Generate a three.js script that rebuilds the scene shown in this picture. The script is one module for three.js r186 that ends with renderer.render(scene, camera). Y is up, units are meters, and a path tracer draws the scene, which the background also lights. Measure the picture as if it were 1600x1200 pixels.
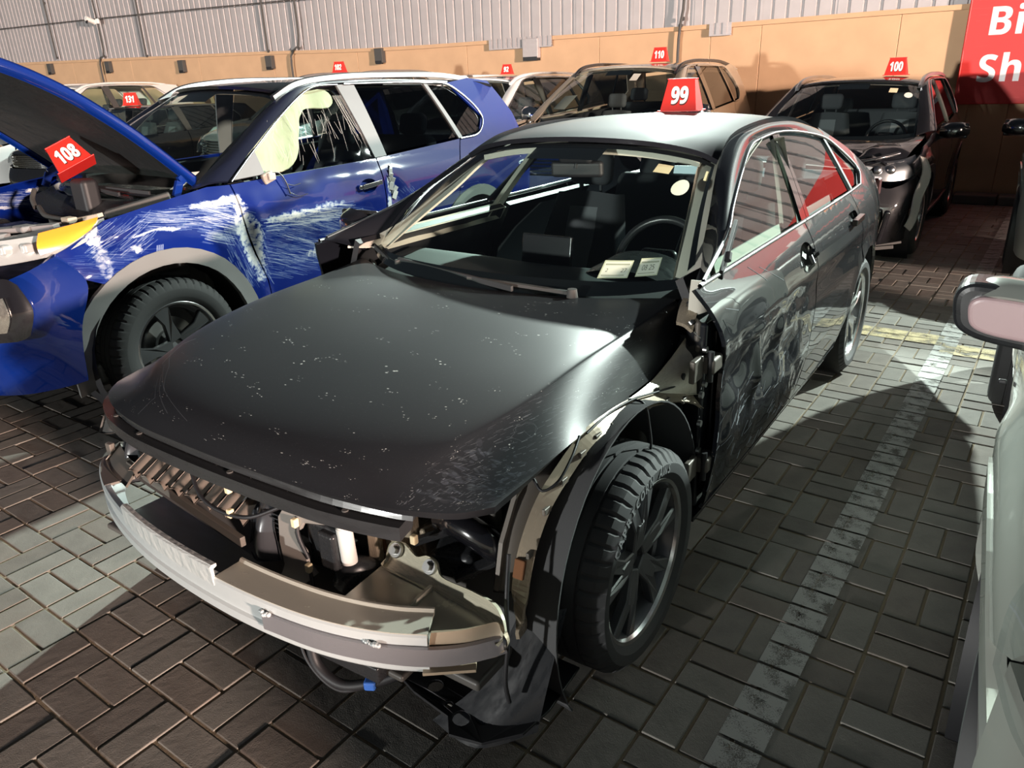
import * as THREE from 'three';
import { mergeGeometries, mergeVertices } from 'three/addons/utils/BufferGeometryUtils.js';
import { RoundedBoxGeometry } from 'three/addons/geometries/RoundedBoxGeometry.js';
import { RectAreaLightUniformsLib } from 'three/addons/lights/RectAreaLightUniformsLib.js';
import { FontLoader } from 'three/addons/loaders/FontLoader.js';
import { TextGeometry } from 'three/addons/geometries/TextGeometry.js';
import { ImprovedNoise } from 'three/addons/math/ImprovedNoise.js';

// ---------- camera, sky, exposure, yard lights ----------
const scene = new THREE.Scene();
const camera = new THREE.PerspectiveCamera(54.15, 1600 / 1200, 0.05, 200);
camera.position.set(1.6357, 1.6463, 3.1345);
camera.rotation.order = 'YXZ';
camera.rotation.set(-0.3826, 0.6084, -0.0358);
scene.add(camera);
const renderer = new THREE.WebGLRenderer({ antialias: true });
renderer.toneMapping = THREE.LinearToneMapping;
renderer.toneMappingExposure = 1.0;
renderer.shadowMap.enabled = true;
renderer.shadowMap.type = THREE.PCFSoftShadowMap;
RectAreaLightUniformsLib.init();
scene.background = new THREE.Color(0.034, 0.040, 0.050);      // night sky over the town
scene.environment = null;
// floodlights: [x, y, z, aim x, aim y, aim z, colour, intensity, radius, head size, label]
const FLOODS = [
  [-5.2, 8.2, -14.0, -0.5, 0, 2.0, 0xe6f6ee, 2900, 6, 1, 'floodlight head on a pole behind the wall, left of the pair'],
  [8.5, 8.9, -14.0, 1.0, 0, 1.0, 0xe6f6ee, 2900, 6, 1, 'floodlight head on a pole behind the wall, right of the pair'],
  [36.0, 4.6, 10.3, 0, 0.8, -2.0, 0xffe2d2, 15000, 45, 3, 'large floodlight bank on a tall pole far right of the yard'],
  [-13.0, 3.7, 60.0, -1.0, 0.8, -6.0, 0xf2f2ee, 11000, 45, 3, 'floodlight bank on a pole far behind the photographer'],
];

// ---------- small helpers ----------
const V = (x, y, z) => new THREE.Vector3(x, y, z);
const clamp = (x, a, b) => Math.min(b, Math.max(a, x));
const lerp = (a, b, t) => a + (b - a) * t;
const sstep = (a, b, x) => { const t = clamp((x - a) / (b - a), 0, 1); return t * t * (3 - 2 * t); };
function rng(seed) { let a = seed >>> 0; return () => { a = (a + 0x6D2B79F5) >>> 0; let t = a; t = Math.imul(t ^ (t >>> 15), t | 1); t ^= t + Math.imul(t ^ (t >>> 7), t | 61); return ((t ^ (t >>> 14)) >>> 0) / 4294967296; }; }
const noiser = new ImprovedNoise();
const noise = (x, y, z = 0.37) => noiser.noise(x, y, z);
const usedNames = {};
function numbered(name) { if (!(name in usedNames)) { usedNames[name] = 0; return name; } usedNames[name]++; return name + '_' + String(usedNames[name]).padStart(3, '0'); }
function thing(name, label, category, pos = [0, 0, 0], turn = 0, group) {
  const o = new THREE.Group(); o.name = numbered(name); o.position.set(...pos); o.rotation.y = turn; scene.add(o);
  o.userData = { label, category }; if (group) o.userData.group = group; return o;
}
function tag(o, label, category, group) { o.userData.label = label; o.userData.category = category; if (group) o.userData.group = group; return o; }
function norm(g) { // keep position, normal, uv only, indexed
  for (const k of Object.keys(g.attributes)) if (!['position', 'normal', 'uv'].includes(k)) g.deleteAttribute(k);
  if (!g.attributes.uv) g.setAttribute('uv', new THREE.BufferAttribute(new Float32Array(g.attributes.position.count * 2), 2));
  if (!g.index) { const n = g.attributes.position.count; g.setIndex([...Array(n).keys()]); }
  g.clearGroups(); return g;
}
const merge = (list) => list.length === 1 ? norm(list[0]) : mergeGeometries(list.map(norm));
function put(name, geos, mat, parent, label) {
  const m = new THREE.Mesh(merge([].concat(geos)), mat);
  m.name = parent ? name : numbered(name); m.castShadow = m.receiveShadow = true;
  if (label) m.userData.label = label;
  (parent || scene).add(m); return m;
}
function struct(name, geos, mat, parent) { const m = put(name, geos, mat, parent); if (!parent) m.userData.kind = 'structure'; return m; }
const xf = (g, m) => g.applyMatrix4(m);
function at(g, x, y, z, rx = 0, ry = 0, rz = 0, sx = 1, sy = 1, sz = 1) {
  return g.applyMatrix4(new THREE.Matrix4().compose(V(x, y, z), new THREE.Quaternion().setFromEuler(new THREE.Euler(rx, ry, rz)), V(sx, sy, sz)));
}
const box = (w, h, d, x = 0, y = 0, z = 0, rx = 0, ry = 0, rz = 0) => at(new THREE.BoxGeometry(w, h, d), x, y, z, rx, ry, rz);
const rbox = (w, h, d, r, x = 0, y = 0, z = 0, rx = 0, ry = 0, rz = 0, seg = 3) => at(new RoundedBoxGeometry(w, h, d, seg, Math.min(r, w / 2.01, h / 2.01, d / 2.01)), x, y, z, rx, ry, rz);
const cyl = (r0, r1, h, x, y, z, rx = 0, ry = 0, rz = 0, seg = 20) => at(new THREE.CylinderGeometry(r0, r1, h, seg), x, y, z, rx, ry, rz);
const P3 = (a) => V(a[0], a[1], a[2]);
function tube(pts, r, seg = 0, rad = 8, closed = false) {
  const c = new THREE.CatmullRomCurve3(pts.map(P3), closed, 'centripetal');
  return new THREE.TubeGeometry(c, seg || Math.max(4, pts.length * 6), r, rad, closed);
}
function rod(a, b, r, rad = 8) { const A = P3(a), B = P3(b), d = B.clone().sub(A), L = d.length(); const g = new THREE.CylinderGeometry(r, r, L, rad); g.applyQuaternion(new THREE.Quaternion().setFromUnitVectors(V(0, 1, 0), d.normalize())); g.translate((A.x + B.x) / 2, (A.y + B.y) / 2, (A.z + B.z) / 2); return g; }
function bar(a, b, w, h, up = [0, 1, 0]) { // box beam from a to b
  const A = P3(a), B = P3(b), z = B.clone().sub(A), L = z.length(); z.normalize(); const x = P3(up).cross(z).normalize(), y = z.clone().cross(x);
  const g = new RoundedBoxGeometry(w, h, L, 2, Math.min(w, h) * 0.15); g.applyMatrix4(new THREE.Matrix4().makeBasis(x, y, z).setPosition(A.add(B).multiplyScalar(0.5))); return g;
}
// smooth interpolation tables
function table(pts) { // monotone cubic y(x)
  const x = pts.map(p => p[0]), y = pts.map(p => p[1]), n = x.length, d = [], m = [];
  for (let i = 0; i < n - 1; i++) d.push((y[i + 1] - y[i]) / (x[i + 1] - x[i]));
  m[0] = d[0]; m[n - 1] = d[n - 2];
  for (let i = 1; i < n - 1; i++) m[i] = d[i - 1] * d[i] <= 0 ? 0 : 2 / (1 / d[i - 1] + 1 / d[i]);
  return (v) => {
    if (v <= x[0]) return y[0]; if (v >= x[n - 1]) return y[n - 1];
    let i = 0; while (v > x[i + 1]) i++;
    const h = x[i + 1] - x[i], t = (v - x[i]) / h, t2 = t * t, t3 = t2 * t;
    return (2 * t3 - 3 * t2 + 1) * y[i] + (t3 - 2 * t2 + t) * h * m[i] + (-2 * t3 + 3 * t2) * y[i + 1] + (t3 - t2) * h * m[i + 1];
  };
}
// surface through a grid of control points (rows x columns), Catmull-Rom both ways
function catmull(p, t) { // p array of Vector3
  const n = p.length - 1, s = clamp(t, 0, 1) * n, i = Math.min(Math.floor(s), n - 1), f = s - i;
  const a = p[Math.max(i - 1, 0)], b = p[i], c = p[i + 1], d = p[Math.min(i + 2, n)];
  const q = (a, b, c, d) => 0.5 * (2 * b + (c - a) * f + (2 * a - 5 * b + 4 * c - d) * f * f + (3 * b - a - 3 * c + d) * f * f * f);
  return V(q(a.x, b.x, c.x, d.x), q(a.y, b.y, c.y, d.y), q(a.z, b.z, c.z, d.z));
}
function gridGeo(nu, nv, f, { thick = 0, flip = false, warp } = {}) { // f(u,v) -> Vector3
  const pos = [], uv = [], idx = [];
  for (let j = 0; j <= nv; j++) for (let i = 0; i <= nu; i++) {
    let q = f(i / nu, j / nv); if (warp) q = warp(q, i / nu, j / nv);
    pos.push(q.x, q.y, q.z); uv.push(i / nu, j / nv);
  }
  const id = (i, j) => j * (nu + 1) + i;
  for (let j = 0; j < nv; j++) for (let i = 0; i < nu; i++) {
    const a = id(i, j), b = id(i + 1, j), c = id(i + 1, j + 1), d = id(i, j + 1);
    if (flip) idx.push(a, c, b, a, d, c); else idx.push(a, b, c, a, c, d);
  }
  const g = new THREE.BufferGeometry();
  g.setAttribute('position', new THREE.Float32BufferAttribute(pos, 3)); g.setAttribute('uv', new THREE.Float32BufferAttribute(uv, 2)); g.setIndex(idx);
  g.computeVertexNormals();
  if (!thick) return g;
  const loop = []; for (let i = 0; i < nu; i++) loop.push(id(i, 0)); for (let j = 0; j < nv; j++) loop.push(id(nu, j)); for (let i = nu; i > 0; i--) loop.push(id(i, nv)); for (let j = nv; j > 0; j--) loop.push(id(0, j));
  return merge([g, skirt(g, loop.map((a, k) => [a, loop[(k + 1) % loop.length]]), thick, flip)]);
}
function skirt(g, edges, thick, flip) { // folded flange round the border of a sheet
  const P = g.attributes.position, N = g.attributes.normal, U = g.attributes.uv, pos = [], uv = [], idx = [];
  for (const [a, b] of edges) {
    const k = pos.length / 3;
    for (const i of [a, b]) { pos.push(P.getX(i), P.getY(i), P.getZ(i)); uv.push(U.getX(i), U.getY(i)); }
    for (const i of [b, a]) { pos.push(P.getX(i) - N.getX(i) * thick, P.getY(i) - N.getY(i) * thick, P.getZ(i) - N.getZ(i) * thick); uv.push(U.getX(i), U.getY(i)); }
    if (flip) idx.push(k, k + 2, k + 1, k, k + 3, k + 2); else idx.push(k, k + 1, k + 2, k, k + 2, k + 3);
  }
  const s = new THREE.BufferGeometry(); s.setAttribute('position', new THREE.Float32BufferAttribute(pos, 3)); s.setAttribute('uv', new THREE.Float32BufferAttribute(uv, 2)); s.setIndex(idx); s.computeVertexNormals(); return s;
}
function patch(rows, nu = 24, nv = 24, opt = {}) {
  const R = rows.map(r => r.map(P3));
  return gridGeo(nu, nv, (u, v) => catmull(R.map(r => catmull(r, u)), v), opt);
}
const sym = (half) => { const r = half.map(a => [...a]); return [...r.slice().reverse().filter(a => Math.abs(a[0]) > 1e-6).map(a => [-a[0], a[1], a[2]]), ...r]; }; // half from centre to +x
// sheet cut to a polygon in (u,v), bent by map(u,v); out = +1/-1 picks the outer side
function panel(poly, map, { cell = 0.07, thick = 0.014, side = 1, holes = [], uvf } = {}) {
  let c = poly.map(p => new THREE.Vector2(p[0], p[1])); if (THREE.ShapeUtils.isClockWise(c)) c.reverse();
  const hs = holes.map(h => { const q = h.map(p => new THREE.Vector2(p[0], p[1])); if (!THREE.ShapeUtils.isClockWise(q)) q.reverse(); return q; });
  let tris = THREE.ShapeUtils.triangulateShape(c, hs).map(t => [...t]);
  const pts = [...c, ...hs.flat()].map(p => [p.x, p.y]);
  for (let it = 0; it < 9; it++) {
    const mid = new Map(); let any = false;
    const split = (a, b) => { const k = a < b ? a + '_' + b : b + '_' + a; if (mid.has(k)) return mid.get(k); const p = pts[a], q = pts[b]; let r = -1; if (Math.hypot(p[0] - q[0], p[1] - q[1]) > cell) { r = pts.length; pts.push([(p[0] + q[0]) / 2, (p[1] + q[1]) / 2]); any = true; } mid.set(k, r); return r; };
    const out = [];
    for (const [a, b, d] of tris) {
      const ab = split(a, b), bd = split(b, d), da = split(d, a), n = (ab >= 0) + (bd >= 0) + (da >= 0);
      if (n === 0) out.push([a, b, d]);
      else if (n === 3) out.push([a, ab, da], [ab, b, bd], [da, bd, d], [ab, bd, da]);
      else if (n === 1) { if (ab >= 0) out.push([a, ab, d], [ab, b, d]); else if (bd >= 0) out.push([b, bd, a], [bd, d, a]); else out.push([d, da, b], [da, a, b]); }
      else { if (ab < 0) out.push([d, da, bd], [a, bd, da], [a, b, bd]); else if (bd < 0) out.push([a, ab, da], [b, da, ab], [b, d, da]); else out.push([b, bd, ab], [d, ab, bd], [d, a, ab]); }
    }
    tris = out; if (!any) break;
  }
  const pos = [], nor = [], uv = [], e = 1e-3;
  for (const [u, v] of pts) {
    const q = map(u, v), n = map(u + e, v).sub(map(u - e, v)).cross(map(u, v + e).sub(map(u, v - e))).normalize().multiplyScalar(side);
    pos.push(q.x, q.y, q.z); nor.push(n.x, n.y, n.z); uv.push(...(uvf ? uvf(u, v) : [u, v]));
  }
  const g = new THREE.BufferGeometry(); g.setAttribute('position', new THREE.Float32BufferAttribute(pos, 3)); g.setAttribute('normal', new THREE.Float32BufferAttribute(nor, 3)); g.setAttribute('uv', new THREE.Float32BufferAttribute(uv, 2));
  g.setIndex(tris.flatMap(t => side > 0 ? t : [t[0], t[2], t[1]]));
  if (!thick) return g;
  const cnt = new Map(); for (const t of tris) for (let k = 0; k < 3; k++) { const a = t[k], b = t[(k + 1) % 3]; const key = a < b ? a + '_' + b : b + '_' + a; cnt.set(key, cnt.has(key) ? null : [a, b]); }
  return merge([g, skirt(g, [...cnt.values()].filter(Boolean), thick, side < 0)]);
}
const arc = (cz, cy, r, a0, a1, n = 16) => Array.from({ length: n + 1 }, (_, i) => { const a = lerp(a0, a1, i / n); return [cz + r * Math.cos(a), cy + r * Math.sin(a)]; });
function smoothPoly(pts, n = 4) { const c = new THREE.CatmullRomCurve3(pts.map(p => V(p[0], p[1], 0)), true, 'centripetal'); return c.getPoints(pts.length * n).slice(0, -1).map(p => [p.x, p.y]); }
function smoothLine(pts, n = 5) { const c = new THREE.CatmullRomCurve3(pts.map(p => V(p[0], p[1], p[2] || 0)), false, 'centripetal'); return c.getPoints((pts.length - 1) * n).map(p => pts[0].length > 2 ? [p.x, p.y, p.z] : [p.x, p.y]); }
// sweep a closed section [side, up] along a path, up stays y
function sweep(path, section, { cap = true } = {}) {
  const n = path.length, m = section.length, pos = [], uv = [], idx = []; let L = 0;
  for (let i = 0; i < n; i++) {
    const a = P3(path[Math.max(0, i - 1)]), b = P3(path[Math.min(n - 1, i + 1)]), t = b.sub(a).normalize(), s = V(0, 1, 0).cross(t).normalize(), u = t.clone().cross(s);
    const p = P3(path[i]); if (i) L += p.distanceTo(P3(path[i - 1]));
    for (let k = 0; k <= m; k++) { const q = section[k % m]; pos.push(p.x + s.x * q[0] + u.x * q[1], p.y + s.y * q[0] + u.y * q[1], p.z + s.z * q[0] + u.z * q[1]); uv.push(L, k / m); }
  }
  for (let i = 0; i < n - 1; i++) for (let k = 0; k < m; k++) { const a = i * (m + 1) + k, b = a + 1, c = a + m + 1, d = c + 1; idx.push(a, c, b, b, c, d); }
  const g = new THREE.BufferGeometry(); g.setAttribute('position', new THREE.Float32BufferAttribute(pos, 3)); g.setAttribute('uv', new THREE.Float32BufferAttribute(uv, 2)); g.setIndex(idx);
  const parts = [g];
  if (cap) for (const [i, f] of [[0, 1], [n - 1, -1]]) {
    const t = THREE.ShapeUtils.triangulateShape(section.map(q => new THREE.Vector2(q[0], q[1])), []);
    const h = new THREE.BufferGeometry(); h.setAttribute('position', new THREE.Float32BufferAttribute(section.flatMap((_, k) => pos.slice((i * (m + 1) + k) * 3, (i * (m + 1) + k) * 3 + 3)), 3)); h.setIndex(t.flatMap(q => f > 0 ? q : [q[0], q[2], q[1]])); parts.push(h);
  }
  const r = parts.map(q => { const w = q.toNonIndexed(); w.computeVertexNormals(); return w; });
  return merge(r);
}
function crease(g, angle = 0.6) { // smooth shading that keeps hard edges
  const w = g.index ? g.toNonIndexed() : g; w.computeVertexNormals(); const P = w.attributes.position, N = w.attributes.normal, n = P.count, map = new Map(), key = (i) => Math.round(P.getX(i) * 2e4) + '_' + Math.round(P.getY(i) * 2e4) + '_' + Math.round(P.getZ(i) * 2e4);
  const fn = []; for (let i = 0; i < n; i++) { fn.push(V(N.getX(i), N.getY(i), N.getZ(i))); const k = key(i); if (!map.has(k)) map.set(k, []); map.get(k).push(i); }
  const co = Math.cos(angle); for (const l of map.values()) for (const i of l) { const s = V(0, 0, 0); for (const j of l) if (fn[i].dot(fn[j]) > co) s.add(fn[j]); s.normalize(); N.setXYZ(i, s.x, s.y, s.z); }
  return w;
}
function extrude(pts, depth, bevel = 0.002, holes = [], seg = 1) {
  const s = new THREE.Shape(pts.map(p => new THREE.Vector2(p[0], p[1]))); for (const h of holes) s.holes.push(new THREE.Path(h.map(p => new THREE.Vector2(p[0], p[1]))));
  return new THREE.ExtrudeGeometry(s, { depth, bevelEnabled: bevel > 0, bevelSize: bevel, bevelThickness: bevel, bevelSegments: seg, steps: 1, curveSegments: 8 });
}
const basis = (g, o, x, y, z) => g.applyMatrix4(new THREE.Matrix4().makeBasis(P3(x).normalize(), P3(y).normalize(), P3(z).normalize()).setPosition(P3(o)));
// plate with an outline given in (x,z) at height y, or leaning by map
function plate(poly, thick, map, holes = []) { // poly in (u,v) -> map gives 3d of mid face
  const f = extrude(poly, thick, thick * 0.2, holes); const P = f.attributes.position;
  for (let i = 0; i < P.count; i++) { const q = map(P.getX(i), P.getY(i), P.getZ(i)); P.setXYZ(i, q[0], q[1], q[2]); }
  f.computeVertexNormals(); return f;
}
// ---------- materials ----------
function canvasTex(w, h, draw, srgb = true) {
  const c = document.createElement('canvas'); c.width = w; c.height = h; const x = c.getContext('2d'); draw(x, w, h);
  const t = new THREE.CanvasTexture(c); if (srgb) t.colorSpace = THREE.SRGBColorSpace; t.wrapS = t.wrapT = THREE.RepeatWrapping; t.anisotropy = 8; return t;
}
function noiseTex(n, f, srgb = false) {
  const d = new Uint8Array(n * n * 4); for (let j = 0; j < n; j++) for (let i = 0; i < n; i++) { const c = f(i / n, j / n, i, j); const k = (j * n + i) * 4; const a = Array.isArray(c) ? c : [c, c, c]; d[k] = clamp(a[0], 0, 1) * 255; d[k + 1] = clamp(a[1], 0, 1) * 255; d[k + 2] = clamp(a[2], 0, 1) * 255; d[k + 3] = 255; }
  const t = new THREE.DataTexture(d, n, n); t.magFilter = THREE.LinearFilter; t.minFilter = THREE.LinearMipmapLinearFilter; t.generateMipmaps = true; t.wrapS = t.wrapT = THREE.RepeatWrapping; if (srgb) t.colorSpace = THREE.SRGBColorSpace; t.needsUpdate = true; return t;
}
const rT = rng(7);
const tile = (f, u, v, s) => { // tileable noise from four blended samples
  const a = f(u * s, v * s), b = f((u - 1) * s, v * s), c = f(u * s, (v - 1) * s), d = f((u - 1) * s, (v - 1) * s); return lerp(lerp(a, b, u), lerp(c, d, u), v);
};
const fbm = (u, v, s, o = 4, sd = 0) => { let a = 0, w = 0.5, k = s; for (let i = 0; i < o; i++) { a += w * tile((x, y) => noise(x, y, sd + i * 7.3), u, v, k); w *= 0.5; k *= 2; } return a; };
const texRep = (t, x, y) => { const c = t.clone(); c.repeat.set(x, y); c.needsUpdate = true; return c; };
const grime = noiseTex(256, (u, v) => 0.5 + 0.55 * fbm(u, v, 5, 5, 1));
const grit = noiseTex(256, (u, v) => 0.5 + 0.3 * fbm(u, v, 24, 3, 4) + 0.25 * (rT() - 0.5));
const std = (o) => new THREE.MeshStandardMaterial(o);
const phy = (o) => new THREE.MeshPhysicalMaterial(o);
const C = (r, g, b) => new THREE.Color(r, g, b);
const M = {
  blackPaint: phy({ color: C(0.006, 0.007, 0.01), roughness: 0.5, specularIntensity: 0.2, clearcoat: 1, clearcoatRoughness: 0.025 }),
  bluePaint: phy({ color: C(0.0006, 0.013, 0.115), metalness: 0, roughness: 0.5, specularIntensity: 0.12, clearcoat: 1, clearcoatRoughness: 0.03 }),
  blackSuv: phy({ color: C(0.009, 0.009, 0.011), roughness: 0.5, specularIntensity: 0.2, clearcoat: 1, clearcoatRoughness: 0.03 }),
  navyRoof: phy({ color: C(0.006, 0.008, 0.02), roughness: 0.4, clearcoat: 1, clearcoatRoughness: 0.03 }),
  silverPaint: phy({ color: C(0.40, 0.42, 0.38), metalness: 0.35, roughness: 0.4, clearcoat: 1, clearcoatRoughness: 0.05 }),
  beigePaint: phy({ color: C(0.42, 0.36, 0.28), metalness: 0.4, roughness: 0.35, clearcoat: 1, clearcoatRoughness: 0.04 }),
  whitePaint: phy({ color: C(0.72, 0.73, 0.71), roughness: 0.35, clearcoat: 1, clearcoatRoughness: 0.05 }),
  glass: phy({ color: C(0.80, 0.92, 0.87), transmission: 1, thickness: 0, roughness: 0.01, ior: 1.5 }),
  screen: phy({ color: C(0.88, 0.95, 0.92), transmission: 1, thickness: 0, roughness: 0.01, ior: 1.45 }),
  privacy: phy({ color: C(0.10, 0.12, 0.13), transmission: 1, thickness: 0, roughness: 0.01, ior: 1.5 }),
  lens: phy({ color: C(0.93, 0.95, 0.95), transmission: 1, thickness: 0, roughness: 0.03, ior: 1.5 }),
  frit: phy({ color: C(0.006, 0.007, 0.008), roughness: 0.12, clearcoat: 1, clearcoatRoughness: 0.02 }),
  black: std({ color: C(0.012, 0.012, 0.014), roughness: 0.55 }),
  blackGloss: phy({ color: C(0.008, 0.008, 0.01), roughness: 0.2, clearcoat: 1, clearcoatRoughness: 0.05 }),
  plastic: std({ color: C(0.022, 0.023, 0.025), roughness: 0.6, roughnessMap: texRep(grime, 2, 2) }),
  dustyPlastic: std({ color: C(0.06, 0.058, 0.055), roughness: 0.75, bumpMap: texRep(grit, 6, 6), bumpScale: 0.0006 }),
  cladding: std({ color: C(0.12, 0.12, 0.118), roughness: 0.7, bumpMap: texRep(grit, 5, 5), bumpScale: 0.0004 }),
  rubber: std({ color: C(0.042, 0.043, 0.045), roughness: 0.72, bumpMap: texRep(grit, 3, 3), bumpScale: 0.0004 }),
  rubberDark: std({ color: C(0.014, 0.0145, 0.015), roughness: 0.8 }),
  rubberDust: std({ color: C(0.035, 0.036, 0.037), roughness: 0.8 }),
  alu: std({ color: C(0.52, 0.54, 0.54), metalness: 1, roughness: 0.42, bumpMap: texRep(grime, 3, 1), bumpScale: 0.0004 }),
  aluDull: std({ color: C(0.40, 0.39, 0.35), metalness: 0.85, roughness: 0.5, roughnessMap: texRep(grime, 2, 2) }),
  primer: std({ color: C(0.36, 0.30, 0.225), metalness: 0.25, roughness: 0.5, map: null, roughnessMap: texRep(grime, 2, 2) }),
  primerDark: std({ color: C(0.13, 0.115, 0.10), metalness: 0.3, roughness: 0.5 }),
  steel: std({ color: C(0.40, 0.40, 0.39), metalness: 1, roughness: 0.35 }),
  rust: std({ color: C(0.16, 0.065, 0.025), roughness: 0.9 }),
  chrome: std({ color: C(0.75, 0.76, 0.76), metalness: 1, roughness: 0.1 }),
  satin: std({ color: C(0.50, 0.51, 0.52), metalness: 1, roughness: 0.3 }),
  rim: std({ color: C(0.16, 0.163, 0.17), metalness: 0.6, roughness: 0.3 }),
  rimBright: std({ color: C(0.55, 0.56, 0.57), metalness: 1, roughness: 0.22 }),
  cloth: std({ color: C(0.035, 0.037, 0.042), roughness: 0.9 }),
  clothGrey: std({ color: C(0.11, 0.115, 0.125), roughness: 0.92, bumpMap: texRep(grit, 8, 8), bumpScale: 0.0006 }),
  beigeTrim: std({ color: C(0.62, 0.59, 0.51), roughness: 0.85 }),
  bag: std({ color: C(0.40, 0.39, 0.29), roughness: 0.9, side: THREE.DoubleSide, bumpMap: texRep(grime, 4, 4), bumpScale: 0.004 }),
  white: std({ color: C(0.78, 0.77, 0.73), roughness: 0.6 }),
  paper: std({ color: C(0.70, 0.71, 0.62), roughness: 0.8 }),
  cream: std({ color: C(0.72, 0.60, 0.38), roughness: 0.6 }),
  amber: phy({ color: C(0.95, 0.30, 0.03), roughness: 0.25, clearcoat: 1, clearcoatRoughness: 0.08 }),
  red: std({ color: C(0.62, 0.022, 0.018), roughness: 0.45 }),
  redDark: std({ color: C(0.10, 0.012, 0.012), roughness: 0.5 }),
  blueClip: std({ color: C(0.04, 0.14, 0.5), roughness: 0.5 }),
  mirrorGlass: std({ color: C(0.8, 0.8, 0.8), metalness: 1, roughness: 0.03 }),
  pinkCap: phy({ color: C(0.50, 0.35, 0.36), roughness: 0.3, clearcoat: 0.7, clearcoatRoughness: 0.06 }),
  undercoat: std({ color: C(0.075, 0.07, 0.064), roughness: 0.9, roughnessMap: texRep(grime, 2, 2) }),
  radiator: std({ color: C(0.14, 0.14, 0.14), roughness: 0.6, metalness: 0.3 }),
  rimDark: std({ color: C(0.035, 0.036, 0.038), metalness: 0.3, roughness: 0.3 }),
};
const font = await new FontLoader().loadAsync('fonts/droid/droid_sans_bold.typeface.json');
// ---------- ground: basket-weave concrete pavers ----------
const floorRoot = new THREE.Group(); floorRoot.name = 'floor'; floorRoot.userData.kind = 'structure'; scene.add(floorRoot);
const TH = -0.0229, PG = 0.21715, PO = [-0.9451, 1.8723];
const pave = (a, b) => [PO[0] + a * Math.cos(TH) + b * Math.sin(TH), PO[1] - a * Math.sin(TH) + b * Math.cos(TH)];
const jointMat = std({ color: C(0.20, 0.155, 0.10), roughness: 0.95, bumpMap: texRep(grit, 300, 300), bumpScale: 0.003 });
struct('joint_sand', [at(new THREE.PlaneGeometry(90, 60), 0, -0.005, 0, -Math.PI / 2)], jointMat, floorRoot);
struct('sub_base', [box(90, 0.3, 60, 0, -0.17, 0)], jointMat, floorRoot);
const paverTex = [0, 1].map(k => noiseTex(256, (u, v) => { const n = 0.74 + 0.30 * fbm(u, v, 4, 4, 11 + k * 5) + 0.10 * (rT() - 0.5); const s = rT() < 0.006 ? 0.6 : 1; return [n * s, n * s * 0.985, n * s * 0.965]; }));
const paverBump = noiseTex(256, (u, v) => 0.5 + 0.42 * fbm(u, v, 10, 4, 21) + 0.22 * (rT() - 0.5));
const paverTones = [[0.235, 0.222, 0.198], [0.205, 0.19, 0.17], [0.255, 0.245, 0.22], [0.185, 0.165, 0.145], [0.215, 0.19, 0.165]];
const paverMats = paverTones.map((c, i) => std({ color: C(...c), roughness: 0.82, map: paverTex[i % 2], bumpMap: paverBump, bumpScale: 0.0024 }));
const brickGeo = [0, 1, 2].map(k => { const g = new RoundedBoxGeometry(PG - 0.009, 0.05, PG / 2 - 0.009, 1, 0.004); const P = g.attributes.position, U = g.attributes.uv, r = rng(50 + k); const ox = r(), oy = r(); for (let i = 0; i < P.count; i++) U.setXY(i, P.getX(i) * 3 + ox, P.getZ(i) * 3 + oy); g.translate(0, -0.025, 0); return g; });
const bricks = []; { const r = rng(3);
  camera.updateMatrixWorld(); camera.updateProjectionMatrix();
  for (let i = -84; i <= 44; i++) for (let j = -52; j <= 24; j++) for (let k = 0; k < 2; k++) {
    const across = (i + j) % 2 === 0, a = i + 0.5 + (across ? 0 : (k - 0.5) / 2), b = j + 0.5 + (across ? (k - 0.5) / 2 : 0), [x, z] = pave(a * PG, b * PG);
    if (z < -8.3) continue;
    const q = V(x, 0, z), d = q.distanceTo(camera.position); q.project(camera);
    bricks.push({ x, z, y: (r() - 0.5) * 0.005, turn: TH + (across ? 0 : Math.PI / 2) + (r() - 0.5) * 0.012, tx: (r() - 0.5) * 0.012, tz: (r() - 0.5) * 0.012, g: Math.floor(r() * 3), m: Math.floor(Math.pow(r(), 1.3) * 5), seen: Math.abs(q.x) < 1.05 && Math.abs(q.y) < 1.05 && q.z < 1 && !(Math.abs(x) < 0.72 && z < 1.85) && !(x > 1.75 && z > -2.6) && !(x < -2.1 && z < 1.4), d, a, b, across, k });
  } }
bricks.sort((p, q) => (q.seen - p.seen) || (p.d - q.d));
const restByMat = new Map(); let nB = 0;
for (const b of bricks) {
  const mtx = new THREE.Matrix4().compose(V(b.x, b.y, b.z), new THREE.Quaternion().setFromEuler(new THREE.Euler(b.tx, b.turn, b.tz)), V(1, 1, 1));
  if (b.seen && nB < 300) { const m = new THREE.Mesh(brickGeo[b.g], paverMats[b.m]); m.name = nB ? 'paver_' + String(nB).padStart(3, '0') : 'paver'; m.applyMatrix4(mtx); m.castShadow = m.receiveShadow = true; floorRoot.add(m); nB++; }
  else { const key = b.m; if (!restByMat.has(key)) restByMat.set(key, []); restByMat.get(key).push(mtx); }
}
{ let n = 0; for (const [m, list] of restByMat) { const im = new THREE.InstancedMesh(brickGeo[m % 3], paverMats[m], list.length); list.forEach((q, i) => im.setMatrixAt(i, q)); im.name = 'distant_pavers' + (n ? '_' + String(n).padStart(3, '0') : ''); n++; im.userData.kind = 'stuff'; im.castShadow = im.receiveShadow = true; floorRoot.add(im); } }
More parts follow.
